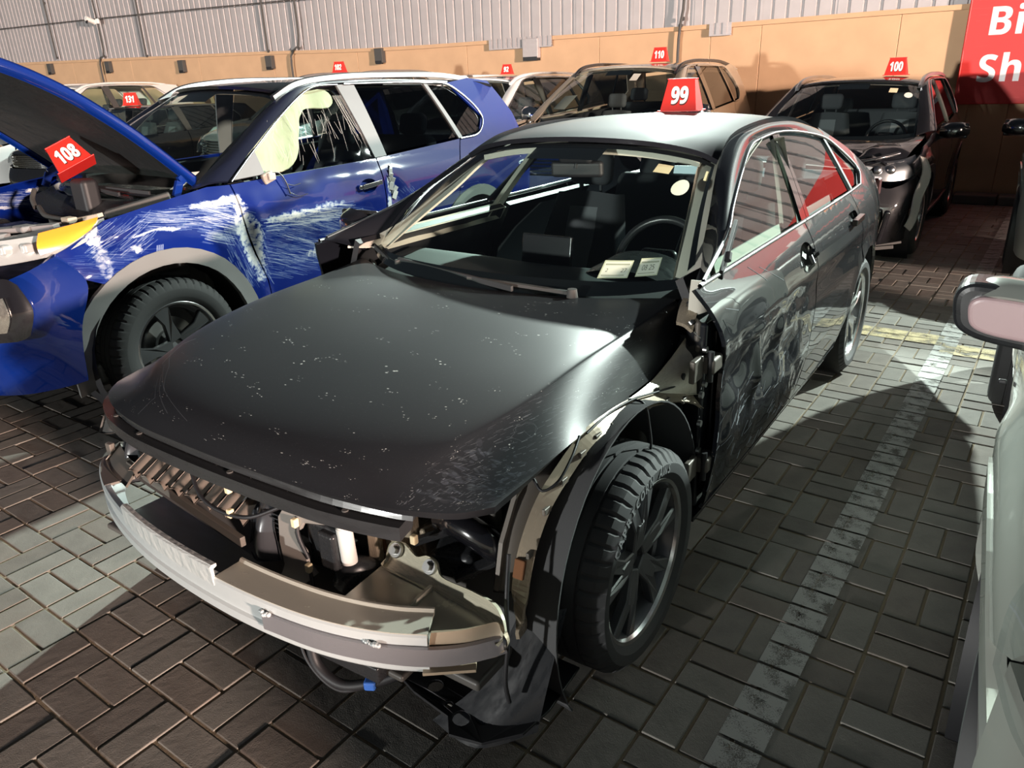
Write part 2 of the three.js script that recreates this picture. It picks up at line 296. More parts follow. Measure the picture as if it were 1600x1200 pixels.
// worn road paint on the pavers: one white line between the bays, one faint yellow line across
function paintTex(seed, cover) { return noiseTex(256, (u, v) => { const n = fbm(u, v, 6, 5, seed) + 0.35 * (rT() - 0.5); return n > cover ? 1 : n > cover - 0.12 ? 0.45 : 0; }); }
function paintStrip(name, pieces, color, alpha, rep) {
  const mat = std({ color, roughness: 0.75, alphaMap: alpha, transparent: true, bumpMap: paverBump, bumpScale: 0.001 });
  const gs = pieces.map(([a0, a1, b0, b1]) => gridGeo(1, Math.max(1, Math.round((b1 - b0) / 0.3)), (u, v) => { const [x, z] = pave(lerp(a0, a1, u), lerp(b0, b1, v)); return V(x, 0.0042, z); }, { flip: true }));
  for (const g of gs) { const U = g.attributes.uv, P = g.attributes.position; for (let i = 0; i < U.count; i++) U.setXY(i, P.getX(i) * rep, P.getZ(i) * rep); }
  const m = put(name, gs, mat, floorRoot); return m;
}
{ const cols = []; for (let j = -46; j <= 4; j++) for (let k = 0; k < 2; k++) { const b0 = (j + k / 2) * PG + 0.006, b1 = b0 + PG / 2 - 0.012; cols.push([2.135, 2.255, b0, b1]); }
  paintStrip('white_line', cols, C(0.33, 0.33, 0.31), paintTex(31, -0.12), 2.3);
  const yl = []; for (let i = 6; i <= 13; i++) { const off = i < 10 ? 0 : 0.15; yl.push([i * PG + 0.005, (i + 1) * PG - 0.005, -4.23 + off, -4.23 + off + 0.1], [i * PG + 0.005, (i + 1) * PG - 0.005, -4.12 + off, -4.12 + off + 0.1]); }
  paintStrip('yellow_line', yl, C(0.52, 0.43, 0.24), paintTex(41, -0.02), 2.1); }

// ---------- boundary wall: painted panels below, corrugated sheets above ----------
const WZ = -8.5, wallTop = table([[-28, 2.70], [-20, 2.55], [-13.5, 2.43], [-8, 2.31], [-3.4, 2.31], [0.5, 2.33], [16, 2.33]]);
const wallMat = std({ color: C(0.60, 0.385, 0.23), roughness: 0.85, map: noiseTex(256, (u, v) => { const n = 0.90 + 0.16 * fbm(u, v, 3, 5, 61); return [n, n * 0.99, n * 0.97]; }), bumpMap: texRep(grime, 2, 2), bumpScale: 0.002 });
const ribMat = std({ color: C(0.45, 0.425, 0.425), metalness: 0.15, roughness: 0.55, map: noiseTex(256, (u, v) => { const n = 0.88 + 0.2 * fbm(u, v, 4, 4, 71); return [n, n * 0.985, n * 0.98]; }) });
const wallBack = new THREE.Group(); wallBack.name = 'wall_back'; wallBack.userData.kind = 'structure'; scene.add(wallBack);
struct('wall_core', [box(46, 4.6, 0.25, -6, 2.2, WZ - 0.3)], wallMat, wallBack);
{ // panels, each its own slab with an open joint
  const edges = [-29, -26.2, -23.4, -20.6, -17.8, -15, -12.4, -9.9, -7.2, -4.55, -2.72, -1.98, -0.2, 0.72, 1.16, 2.3, 3.2, 4.1, 5.0, 6.2, 7.4, 8.6, 9.8, 11, 12.2, 13.4, 14.6, 15.8];
  for (let i = 0; i < edges.length - 1; i++) {
    const x0 = edges[i] + 0.008, x1 = edges[i + 1] - 0.008, h = wallTop((x0 + x1) / 2);
    const sh = extrude([[x0, 0], [x1, 0], [x1, wallTop(x1)], [x0, wallTop(x0)]], 0.12, 0.006);
    struct('wall_panel', [at(sh, 0, 0, WZ - 0.14, 0, 0, 0)], wallMat, wallBack);
  }
  // corrugated sheets: trapezoid ribs, one sheet a metre wide
  const rib = [[0, 0], [0.11, 0], [0.122, -0.026], [0.15, -0.026], [0.162, 0], [0.2, 0]];
  for (let s = 0; s < 46; s++) {
    const x0 = -30 + s * 1.0, pts = []; for (let k = 0; k < 5; k++) for (let q = 0; q < 5; q++) pts.push([x0 + k * 0.2 + rib[q][0], rib[q][1] + (s % 2) * 0.006]); pts.push([x0 + 1.005, (s % 2) * 0.006]);
    const y0 = wallTop(x0 + 0.5) - 0.03, pos = [], idx = [], uv = [];
    pts.forEach(([x, d]) => { pos.push(x, y0, WZ - 0.06 + d, x, 4.55, WZ - 0.06 + d); uv.push(x, 0, x, 2); });
    for (let i = 0; i < pts.length - 1; i++) { const a = 2 * i; idx.push(a, a + 2, a + 1, a + 1, a + 2, a + 3); }
    const g = new THREE.BufferGeometry(); g.setAttribute('position', new THREE.Float32BufferAttribute(pos, 3)); g.setAttribute('uv', new THREE.Float32BufferAttribute(uv, 2)); g.setIndex(idx);
    const w = g.toNonIndexed(); w.computeVertexNormals(); struct('metal_sheet', [w], ribMat, wallBack);
  }
  struct('flashing', [smoothStrip()], wallMat, wallBack);
}
function smoothStrip() { const p = []; for (let x = -29; x <= 15.5; x += 0.5) p.push([x, wallTop(x) - 0.02, WZ + 0.0]); return sweep(p, [[-0.03, -0.03], [0.03, -0.03], [0.03, 0.03], [-0.03, 0.03]]); }
// kerb of concrete blocks at the wall foot
{ const kerb = new THREE.Group(); kerb.name = 'kerb'; kerb.userData.kind = 'structure'; scene.add(kerb); const r = rng(8);
  for (let i = 0; i < 44; i++) { const x = -16 + i * 0.5; struct('kerb_stone', [rbox(0.485, 0.12, 0.32, 0.02, x, 0.055 + (r() - 0.5) * 0.006, WZ + 0.17)], paverMats[i % 3], kerb); } }
// pipes, small cabinets and cables on the wall
function pipe(pts, label) { tag(put('wall_pipe', [tube(pts, 0.022, pts.length * 5, 8), ...pts.map(p => cyl(0.03, 0.03, 0.03, p[0], p[1], p[2] - 0.02, Math.PI / 2))], M.dustyPlastic), label, 'pipe'); }
// ---------- shared car pieces ----------
// wheel turned round the x axis, outer face towards +x; returns a Group with tyre and rim
function tyreGeo(R, r, w, n = 96, sipes = true) {
  const prof = [[r - 0.012, -w * 0.36], [r, -w * 0.40], [r + (R - r) * 0.28, -w * 0.49], [r + (R - r) * 0.6, -w * 0.5], [R - 0.022, -w * 0.455], [R - 0.008, -w * 0.40], [R - 0.001, -w * 0.33], [R, -w * 0.205], [R - 0.007, -w * 0.2], [R - 0.007, -w * 0.165], [R, -w * 0.16], [R + 0.001, -w * 0.025], [R - 0.007, -w * 0.02], [R - 0.007, w * 0.02], [R + 0.001, w * 0.025], [R, w * 0.16], [R - 0.007, w * 0.165], [R - 0.007, w * 0.2], [R, w * 0.205], [R - 0.001, w * 0.33], [R - 0.008, w * 0.40], [R - 0.022, w * 0.455], [r + (R - r) * 0.6, w * 0.5], [r + (R - r) * 0.56, w * 0.503], [r + (R - r) * 0.28, w * 0.492], [r + (R - r) * 0.22, w * 0.475], [r, w * 0.41], [r - 0.012, w * 0.36]];
  const pos = [], uv = [], idx = [], m = prof.length;
  for (let i = 0; i <= n; i++) for (let k = 0; k < m; k++) {
    const a = i / n * Math.PI * 2; let q = prof[k][0];
    if (sipes && ((k > 3 && k < 9) || (k > 17 && k < m - 6)) && (i % 5) === 0) q -= 0.007;
    pos.push(prof[k][1], q * Math.cos(a), q * Math.sin(a)); uv.push(i / n * 12, k / m * 2);
  }
  for (let i = 0; i < n; i++) for (let k = 0; k < m - 1; k++) { const a = i * m + k, b = a + m; idx.push(a, b, a + 1, a + 1, b, b + 1); }
  const g = new THREE.BufferGeometry(); g.setAttribute('position', new THREE.Float32BufferAttribute(pos, 3)); g.setAttribute('uv', new THREE.Float32BufferAttribute(uv, 2)); g.setIndex(idx);
  return crease(g, 0.42);
}
function latheX(prof, n = 48) { const g = new THREE.LatheGeometry(prof.map(p => new THREE.Vector2(p[0], p[1])), n); g.rotateZ(-Math.PI / 2); return g; } // [radius, x]
function spokeGeo(r0, r1, hub, style) {
  // one split spoke in the plane (across, radial), then dished
  const polys = style === 'split' ? [
    [[-0.030, hub], [-0.012, hub], [-0.004, (r0 + r1) * 0.45], [-0.040, r1], [-0.078, r1 * 0.985], [-0.036, (r0 + r1) * 0.42]],
    [[0.012, hub], [0.030, hub], [0.036, (r0 + r1) * 0.42], [0.078, r1 * 0.985], [0.040, r1], [0.004, (r0 + r1) * 0.45]],
    [[-0.028, hub], [0.028, hub], [0.014, (r0 + r1) * 0.44], [-0.014, (r0 + r1) * 0.44]]]
    : [[[-0.034, hub], [0.034, hub], [0.022, (r0 + r1) * 0.5], [0.045, r1], [-0.045, r1], [-0.022, (r0 + r1) * 0.5]]];
  return polys.map(p => extrude(p, 0.022, 0.004));
}
function wheel(parent, name, x, y, z, { R = 0.335, r = 0.245, w = 0.225, n = 5, style = 'split', face = M.rim, turn = 0, steer = 0, letters, detail = true, label, rubber = M.rubber } = {}, side = 1) {
  const g = new THREE.Group(); g.name = name; g.position.set(x, y, z); g.rotation.y = (side > 0 ? 0 : Math.PI) + steer; parent.add(g); if (label) g.userData.label = label;
  put('tyre', [tyreGeo(R, r, w, detail ? 240 : 64, detail)], rubber, g);
  const f = w * 0.36;
  put('rim_barrel', [crease(latheX([[r - 0.02, -f], [r + 0.008, -f], [r + 0.006, -f + 0.012], [r - 0.03, -f + 0.03], [r - 0.035, f - 0.05], [r - 0.012, f - 0.02], [r + 0.008, f + 0.004], [r + 0.01, f + 0.012], [r - 0.004, f + 0.012], [r - 0.014, f - 0.004], [r - 0.03, f - 0.045], [r - 0.028, -f + 0.03], [r - 0.02, -f]]), 0.6)], M.rim, g);
  put('rim_lip', [crease(latheX([[r - 0.012, f + 0.002], [r - 0.006, f + 0.012], [r + 0.004, f + 0.016], [r + 0.01, f + 0.012], [r + 0.008, f + 0.004]], 64), 0.6)], M.rimBright, g);
  const sp = [];
  for (let k = 0; k < n; k++) for (const q of spokeGeo(0.06, r - 0.008, 0.035, style)) {
    const P = q.attributes.position; for (let i = 0; i < P.count; i++) { const X = P.getX(i), Y = P.getY(i), Z = P.getZ(i), d = -0.028 * Math.pow(1 - Math.min(1, Y / r), 1.5) - 0.012 * Math.max(0, (Y - r * 0.85) / (r * 0.15)); P.setXYZ(i, Z + d, Y, X); }
    const m = new THREE.Matrix4().makeRotationX(k / n * Math.PI * 2 + turn).setPosition(f - 0.016, 0, 0); q.applyMatrix4(m); sp.push(crease(q, 0.5));
  }
  // winding was mirrored by the axis swap
  for (const q of sp) flipGeo(q);
  const spokes = put('spokes', sp, face, g);
  put('hub', [crease(latheX([[0.001, f - 0.03], [0.028, f - 0.03], [0.033, f - 0.036], [0.05, f - 0.045], [0.058, f - 0.06], [0.06, f - 0.1], [0.001, f - 0.1]], 24), 0.5), ...Array.from({ length: 5 }, (_, k) => cyl(0.009, 0.009, 0.02, f - 0.035, 0.043 * Math.cos(k * 1.2566 + 0.6 + turn), 0.043 * Math.sin(k * 1.2566 + 0.6 + turn), 0, 0, Math.PI / 2, 6))], M.rim, g);
  if (detail) put('brake_disc', [crease(latheX([[0.05, -0.02], [0.15, -0.02], [0.15, -0.004], [0.09, -0.004], [0.085, 0.012], [0.001, 0.012]], 40), 0.5)], M.steel, g);
  put('brake_backplate', [latheX([[0.001, -f + 0.03], [r - 0.03, -f + 0.03]], 32)], M.radiator, g);
  if (letters) {
    const L = [];
    const [txt, a0, da, rad, size] = letters;
    for (let i = 0; i < txt.length; i++) { if (txt[i] === ' ') continue; const t = new TextGeometry(txt[i], { font, size, depth: 0.0015, curveSegments: 3, bevelEnabled: false }); t.computeBoundingBox(); t.translate(-(t.boundingBox.max.x + t.boundingBox.min.x) / 2, 0, 0); const a = a0 - i * da; // upright, text faces +x
      const b = new THREE.Matrix4().makeBasis(V(0, Math.sin(a), -Math.cos(a)), V(0, Math.cos(a), Math.sin(a)), V(1, 0, 0)).setPosition(w * 0.5 + 0.0005, rad * Math.cos(a), rad * Math.sin(a)); t.applyMatrix4(b); L.push(t); }
    put('tyre_lettering', L, std({ color: C(0.14, 0.143, 0.147), roughness: 0.75 }), g);
  }
  return g;
}
// hollow cup sunk behind an opening cut in a door skin
function cup(f, s, poly, depth) { const cz = poly.reduce((a, p) => a + p[0], 0) / poly.length, cy = poly.reduce((a, p) => a + p[1], 0) / poly.length, n = poly.length;
  return gridGeo(n, 6, (u, v) => { const p = poly[Math.round(u * n) % n], k = 1 - v * v, q = f(lerp(cz, p[0], k), lerp(cy, p[1], k)); q.x -= s * depth * Math.sqrt(1 - (1 - v) * (1 - v)); return q; }); }
function flipGeo(g) { if (g.index) { const a = g.index.array; for (let i = 0; i < a.length; i += 3) { const t = a[i]; a[i] = a[i + 1]; a[i + 1] = t; } } else for (const k of Object.keys(g.attributes)) { const t = g.attributes[k], s = t.itemSize; for (let i = 0; i < t.count; i += 3) for (let c = 0; c < s; c++) { const v = t.array[i * s + c]; t.array[i * s + c] = t.array[(i + 1) * s + c]; t.array[(i + 1) * s + c] = v; } } if (g.attributes.normal) { g.computeVertexNormals(); if (!g.index) crease(g, 0.5); } return g; }
// red tent-shaped lot number with a printed front
function signTexture(txt) {
  return canvasTex(468, 384, (x, w, h) => {
    x.fillStyle = '#c8281f'; x.fillRect(0, 0, w, h); const r = rng(txt.length * 77 + txt.charCodeAt(0) + txt.charCodeAt(txt.length - 1));
    for (let i = 0; i < 500; i++) { x.fillStyle = r() < 0.5 ? 'rgba(225,90,80,0.25)' : 'rgba(120,20,15,0.22)'; x.fillRect(r() * w, r() * h, 1 + r() * 3, 1 + r() * 3); }
    x.save(); x.translate(w / 2, h * 0.5); x.font = 'bold 270px sans-serif'; const m = x.measureText(txt).width, k = Math.min(0.9, w * (txt.length > 2 ? 0.62 : 0.48) / m); x.scale(k, 1); x.textAlign = 'center'; x.textBaseline = 'middle';
    x.lineJoin = 'round'; x.lineWidth = 26; x.strokeStyle = '#3a1a18'; x.strokeText(txt, 6, 8); x.lineWidth = 12; x.strokeStyle = '#f4efe6'; x.strokeText(txt, 0, 0); x.fillStyle = '#f4efe6'; x.fillText(txt, 0, 0); x.restore();
  });
}
function lotSign(txt, label, pos, turn, tilt = [0, 0], s = 1) {
  const t = thing('lot_number_sign', label, 'sign', pos, 0); t.rotation.set(tilt[0], turn, tilt[1], 'YXZ'); t.scale.setScalar(s);
  const W = 0.125, w = 0.09, D = 0.10, d = 0.035, H = 0.205, q = (x, y, z) => [x, y, z];
  const A = [q(-W, 0, D), q(W, 0, D), q(w, H, d), q(-w, H, d)], B = [q(W, 0, -D), q(-W, 0, -D), q(-w, H, -d), q(w, H, -d)];
  const quad = (a, b, c, e) => { const g = new THREE.BufferGeometry(); g.setAttribute('position', new THREE.Float32BufferAttribute([...a, ...b, ...c, ...e], 3)); g.setAttribute('uv', new THREE.Float32BufferAttribute([0, 0, 1, 0, 1, 1, 0, 1], 2)); g.setIndex([0, 1, 2, 0, 2, 3]); g.computeVertexNormals(); return g; };
  const face = std({ map: signTexture(txt), roughness: 0.42 });
  const sheet = (Q, sg) => { const g = gridGeo(10, 10, (u, v) => P3(Q[0]).lerp(P3(Q[1]), u).lerp(P3(Q[3]).lerp(P3(Q[2]), u), v)), U = g.attributes.uv, PP = g.attributes.position; for (let i = 0; i < U.count; i++) U.setXY(i, 0.5 + sg * PP.getX(i) / (2 * W), PP.getY(i) / H); return g; };
  put('printed_face', [sheet(A, 1)], face, t); put('back_face', [sheet(B, -1)], face, t);
  put('shell', [quad(A[1], B[0], B[3], A[2]), quad(B[1], A[0], A[3], B[2]), quad(A[3], A[2], B[3], B[2]), rbox(W * 2 + 0.03, 0.008, D * 2 + 0.03, 0.003, 0, 0.004, 0), rbox(w * 2 + 0.012, 0.008, d * 2 + 0.012, 0.003, 0, H, 0)], M.red, t);
  return t;
}
// front seat facing +z, base at the seat's floor point
function seat(parent, x, z, y = 0.3, s = 1) {
  const g = new THREE.Group(); g.name = 'seat'; g.position.set(x, y, z); g.scale.setScalar(s); parent.add(g);
  put('cushion', [rbox(0.5, 0.16, 0.5, 0.06, 0, 0.12, 0.02, -0.12)], M.cloth, g);
  put('backrest', [patch([[[-0.24, 0.16, -0.2], [-0.2, 0.16, -0.13], [0, 0.16, -0.16], [0.2, 0.16, -0.13], [0.24, 0.16, -0.2]], [[-0.26, 0.45, -0.27], [-0.2, 0.45, -0.18], [0, 0.45, -0.23], [0.2, 0.45, -0.18], [0.26, 0.45, -0.27]], [[-0.2, 0.74, -0.38], [-0.16, 0.75, -0.31], [0, 0.76, -0.32], [0.16, 0.75, -0.31], [0.2, 0.74, -0.38]]], 16, 14, { thick: 0.09 }), rbox(0.4, 0.52, 0.06, 0.03, 0, 0.45, -0.33, -0.2)], M.cloth, g);
  put('backrest_panel', [patch([[[-0.11, 0.3, -0.178], [0, 0.3, -0.186], [0.11, 0.3, -0.178]], [[-0.12, 0.5, -0.22], [0, 0.5, -0.232], [0.12, 0.5, -0.22]], [[-0.11, 0.68, -0.283], [0, 0.68, -0.287], [0.11, 0.68, -0.283]]], 8, 8, { thick: 0.01 })], M.clothGrey, g);
  put('headrest', [rbox(0.25, 0.17, 0.1, 0.045, 0, 0.87, -0.38, -0.15), cyl(0.008, 0.008, 0.16, -0.06, 0.77, -0.37), cyl(0.008, 0.008, 0.16, 0.06, 0.77, -0.37)], M.cloth, g);
  return g;
}
function steeringWheel(parent, x, y, z, r = 0.185, tilt = -0.45) {
  const g = new THREE.Group(); g.name = 'steering_wheel'; g.position.set(x, y, z); g.rotation.x = tilt; parent.add(g);
  put('wheel_rim', [new THREE.TorusGeometry(r, 0.016, 10, 48)], M.plastic, g);
  put('wheel_hub', [rbox(0.16, 0.13, 0.05, 0.03, 0, -0.01, 0.02), rbox(r * 2, 0.035, 0.02, 0.01, 0, 0, 0.008), rbox(0.045, r, 0.02, 0.01, 0, -r / 2, 0.008)], M.plastic, g);
  return g;
}
// door mirror on the +x side (side = 1) or -x side
function doorMirror(parent, x, y, z, side, capMat, s = 1, name = 'door_mirror') {
  const g = new THREE.Group(); g.name = name; g.position.set(x, y, z); g.scale.set(s * side, s, s); parent.add(g);
  const shell = patch([[[0.0, 0.05, 0.02], [0.08, 0.085, 0.03], [0.18, 0.085, 0.0], [0.225, 0.06, -0.03]], [[0.0, 0.03, 0.05], [0.08, 0.05, 0.085], [0.18, 0.05, 0.06], [0.245, 0.03, -0.02]], [[0.0, -0.02, 0.05], [0.08, -0.03, 0.085], [0.18, -0.03, 0.06], [0.245, -0.02, -0.02]], [[0.0, -0.045, 0.02], [0.08, -0.06, 0.03], [0.18, -0.055, 0.0], [0.225, -0.04, -0.03]]], 16, 12, { thick: 0.01, flip: true });
  put('mirror_cap', [shell], capMat, g); put('mirror_surround', [rbox(0.235, 0.14, 0.03, 0.03, 0.115, 0.01, -0.012), bar([-0.06, -0.06, 0], [0.05, -0.04, 0.01], 0.05, 0.035)], M.plastic, g);
  put('mirror_glass', [rbox(0.19, 0.1, 0.006, 0.02, 0.115, 0.01, -0.028)], M.mirrorGlass, g);
  return g;
}
// ---------- lot 99: black sedan without its front bumper and left front fender (the sedan's frame is the world's frame) ----------
const sedan = thing('sedan', 'black sedan with its front bumper and left front fender missing, nearest the camera', 'car');
const SW = table([[0.2, 0.845], [0.26, 0.885], [0.34, 0.905], [0.5, 0.925], [0.68, 0.928], [0.8, 0.918], [0.845, 0.920], [0.88, 0.912], [0.96, 0.885], [1.05, 0.835]]);
const SPlan = table([[-2.5, 0.80], [-2.3, 0.875], [-2.0, 0.935], [-1.6, 0.985], [-1.0, 1], [0.9, 1], [1.4, 0.99], [1.9, 0.93], [2.2, 0.80]]);
const dentR = rng(91);
function sedanDent(z, y) { // crushed zone on the left front door and the rear door edge
  let d = 0; const g = (cz, cy, sz, sy, a) => a * Math.exp(-(((z - cz) / sz) ** 2) - (((y - cy) / sy) ** 2));
  d += g(0.72, 0.70, 0.13, 0.10, -0.05) + g(0.36, 0.63, 0.18, 0.13, -0.05) + g(0.55, 0.48, 0.2, 0.1, -0.035) + g(0.86, 0.55, 0.06, 0.2, -0.03) + g(0.1, 0.6, 0.16, 0.16, -0.022);
  d += g(0.55, 0.80, 0.3, 0.022, 0.012) + g(0.52, 0.62, 0.03, 0.12, 0.022) + g(0.22, 0.72, 0.05, 0.1, 0.012);
  const m = sstep(0.98, 0.8, z) * sstep(-0.3, 0.05, z) * sstep(0.3, 0.42, y) * sstep(0.86, 0.78, y);
  d += m * 0.014 * (noise(z * 5, y * 7, 2) + 0.45 * Math.abs(noise(z * 10, y * 9, 5)));
  return d;
}
const belt = table([[-2.5, 1.06], [-1.5, 1.055], [0, 1.05], [1.0, 1.045]]);
function SX(z, y, dent = false) {
  const b = 1.05; let x = SW(Math.min(y, b)) * SPlan(z);
  if (y > b) { const t = (y - b) / 0.36; x -= (0.245 * t + 0.02 * t * t) * SPlan(z); }
  const fl = Math.exp(-(((Math.hypot(z + 1.415, y - 0.34) - 0.37) / 0.06) ** 2)) * 0.012; x += y < 0.95 ? fl : 0;
  return x + (dent ? sedanDent(z, y) : 0);
}
const left = (dent) => (z, y) => V(SX(z, y, dent), y, z), right = (z, y) => V(-SX(z, y), y, z);
const inset = (f, d, s) => (z, y) => { const q = f(z, y); q.x -= d * s; return q; };
const paintDoor = phy({ color: C(0.006, 0.007, 0.010), roughness: 0.5, specularIntensity: 0.15, clearcoat: 1, clearcoatRoughness: 0.02 });
// polygons in (z, y)
const doorF = [[1.0, 1.045], [0.965, 0.98], [0.925, 0.90], [0.90, 0.75], [0.905, 0.62], [0.945, 0.50], [0.97, 0.40], [0.955, 0.29], [-0.12, 0.285], [-0.18, 0.45], [-0.235, 0.75], [-0.245, 1.048]];
const doorR = [[-0.255, 1.048], [-0.245, 0.75], [-0.19, 0.45], [-0.13, 0.285], [-0.93, 0.29], ...arc(-1.415, 0.34, 0.405, 0.35, 1.05, 6).map(([z, y]) => [z + 0.0, y]), [-1.2, 0.86], [-1.16, 1.054]];
const quarter = [[-1.17, 1.054], [-1.21, 0.86], [-1.235, 0.71], ...arc(-1.415, 0.34, 0.39, 1.05, Math.PI + 0.12, 12), [-1.83, 0.27], [-2.32, 0.30], [-2.40, 0.55], [-2.42, 0.86], [-2.40, 1.03], [-2.05, 1.065], [-1.62, 1.25], [-1.30, 1.365], [-1.30, 1.30], [-1.40, 1.262], [-1.585, 1.13], [-1.60, 1.11], [-1.44, 1.057]];
const sill = [[0.96, 0.275], [0.96, 0.21], [-0.98, 0.21], [-0.96, 0.275]];
const holeR = smoothPoly([[-0.94, 0.965], [-1.03, 0.975], [-1.12, 0.965], [-1.13, 0.925], [-1.03, 0.91], [-0.94, 0.925]], 3);
const tornR = rng(5), holeF = smoothPoly([[-0.06, 0.965], [-0.16, 0.975], [-0.2, 0.93], [-0.15, 0.875], [-0.06, 0.88], [-0.02, 0.92]].map(([z, y]) => [z + (tornR() - 0.5) * 0.03, y + (tornR() - 0.5) * 0.02]), 4);
for (const s of [1, -1]) {
  const f = s > 0 ? left(true) : right, fr = s > 0 ? left(false) : right, o = { side: -s };
  const dF = new THREE.Group(); dF.name = 'front_door'; sedan.add(dF); const dR = new THREE.Group(); dR.name = 'rear_door'; sedan.add(dR);
  if (s > 0) dF.userData.label = 'crumpled front door with a torn-out handle';
  put('door_skin', [panel(doorF, f, { ...o, cell: s > 0 ? 0.022 : 0.09, holes: s > 0 ? [holeF] : [] })], paintDoor, dF);
  put('door_skin', [panel(doorR, fr, { ...o, cell: 0.05, holes: [holeR] })], paintDoor, dR);
  put('quarter_panel', [panel(quarter, fr, { ...o, cell: 0.06 })], M.blackPaint, sedan);
  put('rocker_sill', [panel(sill, fr, { ...o, cell: 0.2 }), box(0.1, 0.08, 1.9, s * 0.81, 0.245, 0)], M.blackPaint, sedan);
  // glass and its frames
  const gF = [[0.90, 1.052], [0.55, 1.135], [0.40, 1.19], [0.09, 1.29], [-0.17, 1.36], [-0.30, 1.372], [-0.50, 1.38], [-0.235, 1.056]], gR = [[-0.345, 1.056], [-0.60, 1.375], [-0.74, 1.374], [-1.0, 1.35], [-1.27, 1.305], [-1.22, 1.06]], gQ = [[-1.25, 1.062], [-1.30, 1.30], [-1.40, 1.26], [-1.585, 1.125], [-1.44, 1.063]];
  gF[5] = [-0.38, 1.376]; gF[6] = [-0.525, 1.38];
  const gi = inset(fr, 0.012 * s, 1);
  put('window_glass', [panel(gF, gi, { ...o, cell: 0.12, thick: 0 })], M.glass, dF);
  put('window_glass', [panel(gR, gi, { ...o, cell: 0.12, thick: 0 })], M.glass, dR);
  put('quarter_glass', [panel(gQ, gi, { ...o, cell: 0.12, thick: 0 })], M.glass, sedan);
  put('door_pillar_trim', [panel([[-0.225, 1.056], [-0.515, 1.384], [-0.575, 1.384], [-0.30, 1.056]], fr, { ...o, cell: 0.06 })], M.frit, dF);
  put('door_pillar_trim', [panel([[-0.305, 1.056], [-0.58, 1.384], [-0.612, 1.382], [-0.352, 1.056]], fr, { ...o, cell: 0.06 })], M.frit, dR);
  put('window_divider', [panel([[-1.215, 1.056], [-1.268, 1.31], [-1.302, 1.304], [-1.252, 1.056]], fr, { ...o, cell: 0.06 })], M.black, dR);
  const tr = (pts, r) => tube(smoothLine(pts, 4).map(([z, y]) => { const q = fr(z, y); return [q.x + s * 0.004, q.y, q.z]; }), r, 60, 6);
  put('window_trim', [tr([[0.97, 1.048], [0.4, 1.05], [-0.25, 1.051]], 0.008), tr([[0.93, 1.055], [0.55, 1.142], [0.40, 1.198], [0.09, 1.297], [-0.17, 1.366], [-0.35, 1.38], [-0.55, 1.388]], 0.007)], M.satin, dF);
  put('window_trim', [tr([[-0.26, 1.051], [-0.8, 1.053], [-1.44, 1.058]], 0.008), tr([[-0.55, 1.388], [-0.74, 1.382], [-1.0, 1.358], [-1.30, 1.31], [-1.41, 1.266], [-1.6, 1.125], [-1.45, 1.058]], 0.007)], M.satin, dR);
  put('door_card', [panel([[0.86, 1.04], [0.84, 0.35], [-0.15, 0.35], [-0.23, 1.04]], inset(fr, 0.1 * s, 1), { ...o, cell: 0.3, thick: 0.03 }), rbox(0.05, 0.05, 0.55, 0.02, s * 0.76, 0.78, 0.2)], M.black, dF);
  put('door_card_top', [panel([[0.62, 1.045], [0.66, 0.985], [-0.23, 0.985], [-0.24, 1.045]], inset(fr, 0.085 * s, 1), { ...o, cell: 0.3, thick: 0.05 })], M.beigeTrim, dF);
  put('door_card', [panel([[-0.28, 1.04], [-0.2, 0.35], [-0.95, 0.35], [-1.18, 1.04]], inset(fr, 0.1 * s, 1), { ...o, cell: 0.3, thick: 0.03 })], M.black, dR);
  // roof rail from the pillar foot over the doors to the tail
  const W3 = [[0.97, 1.048], [0.90, 1.062], [0.55, 1.145], [0.40, 1.20], [0.09, 1.30], [-0.17, 1.368], [-0.4, 1.385], [-0.6, 1.385], [-0.9, 1.368], [-1.2, 1.322], [-1.31, 1.30]].map(([z, y]) => { const q = fr(z, y); return [q.x, q.y, q.z]; });
  const E3 = [[0.742, 0.99, 0.80], [0.735, 1.0, 0.735], [0.692, 1.10, 0.56], [0.66, 1.175, 0.435], [0.60, 1.32, 0.205], [0.57, 1.397, 0.0], [0.555, 1.427, -0.3], [0.55, 1.435, -0.6], [0.548, 1.42, -0.95], [0.555, 1.378, -1.25], [0.56, 1.36, -1.33]].map(a => [a[0] * s, a[1], a[2]]);
  const Mid = W3.map((a, i) => { const b = E3[i], t = i < 5 ? 0.018 : 0.014; return [(a[0] + b[0]) / 2 + s * t, (a[1] + b[1]) / 2 + t, (a[2] + b[2]) / 2 + (i < 5 ? 0.016 : 0)]; });
  put('roof_rail', [patch([W3, Mid, E3], 60, 8, { thick: 0.01, flip: s < 0 })], M.blackPaint, sedan);
  put('pillar_trim', [patch([[[s * 0.79, 1.0, 0.86], [s * 0.765, 1.08, 0.60], [s * 0.71, 1.2, 0.34], [s * 0.655, 1.31, 0.03], [s * 0.61, 1.372, -0.3]], [[s * 0.665, 0.99, 0.745], [s * 0.61, 1.10, 0.55], [s * 0.56, 1.2, 0.365], [s * 0.505, 1.325, 0.14], [s * 0.49, 1.39, -0.22]]], 24, 4, { thick: 0.01, flip: s > 0 })], M.beigeTrim, sedan);
  put('pillar_trim', [patch([[[s * 0.80, 0.95, -0.26], [s * 0.745, 1.1, -0.36], [s * 0.62, 1.36, -0.55]], [[s * 0.78, 0.95, -0.13], [s * 0.72, 1.1, -0.25], [s * 0.60, 1.36, -0.46]]], 6, 10, { thick: 0.02, flip: s > 0 })], M.beigeTrim, sedan);
  put('door_handle', s > 0 ? [bar([0.918, 0.935, -0.93], [0.915, 0.94, -1.12], 0.028, 0.03)] : [bar([-0.92, 0.93, -0.93], [-0.917, 0.935, -1.12], 0.028, 0.03)], M.blackGloss, dR);
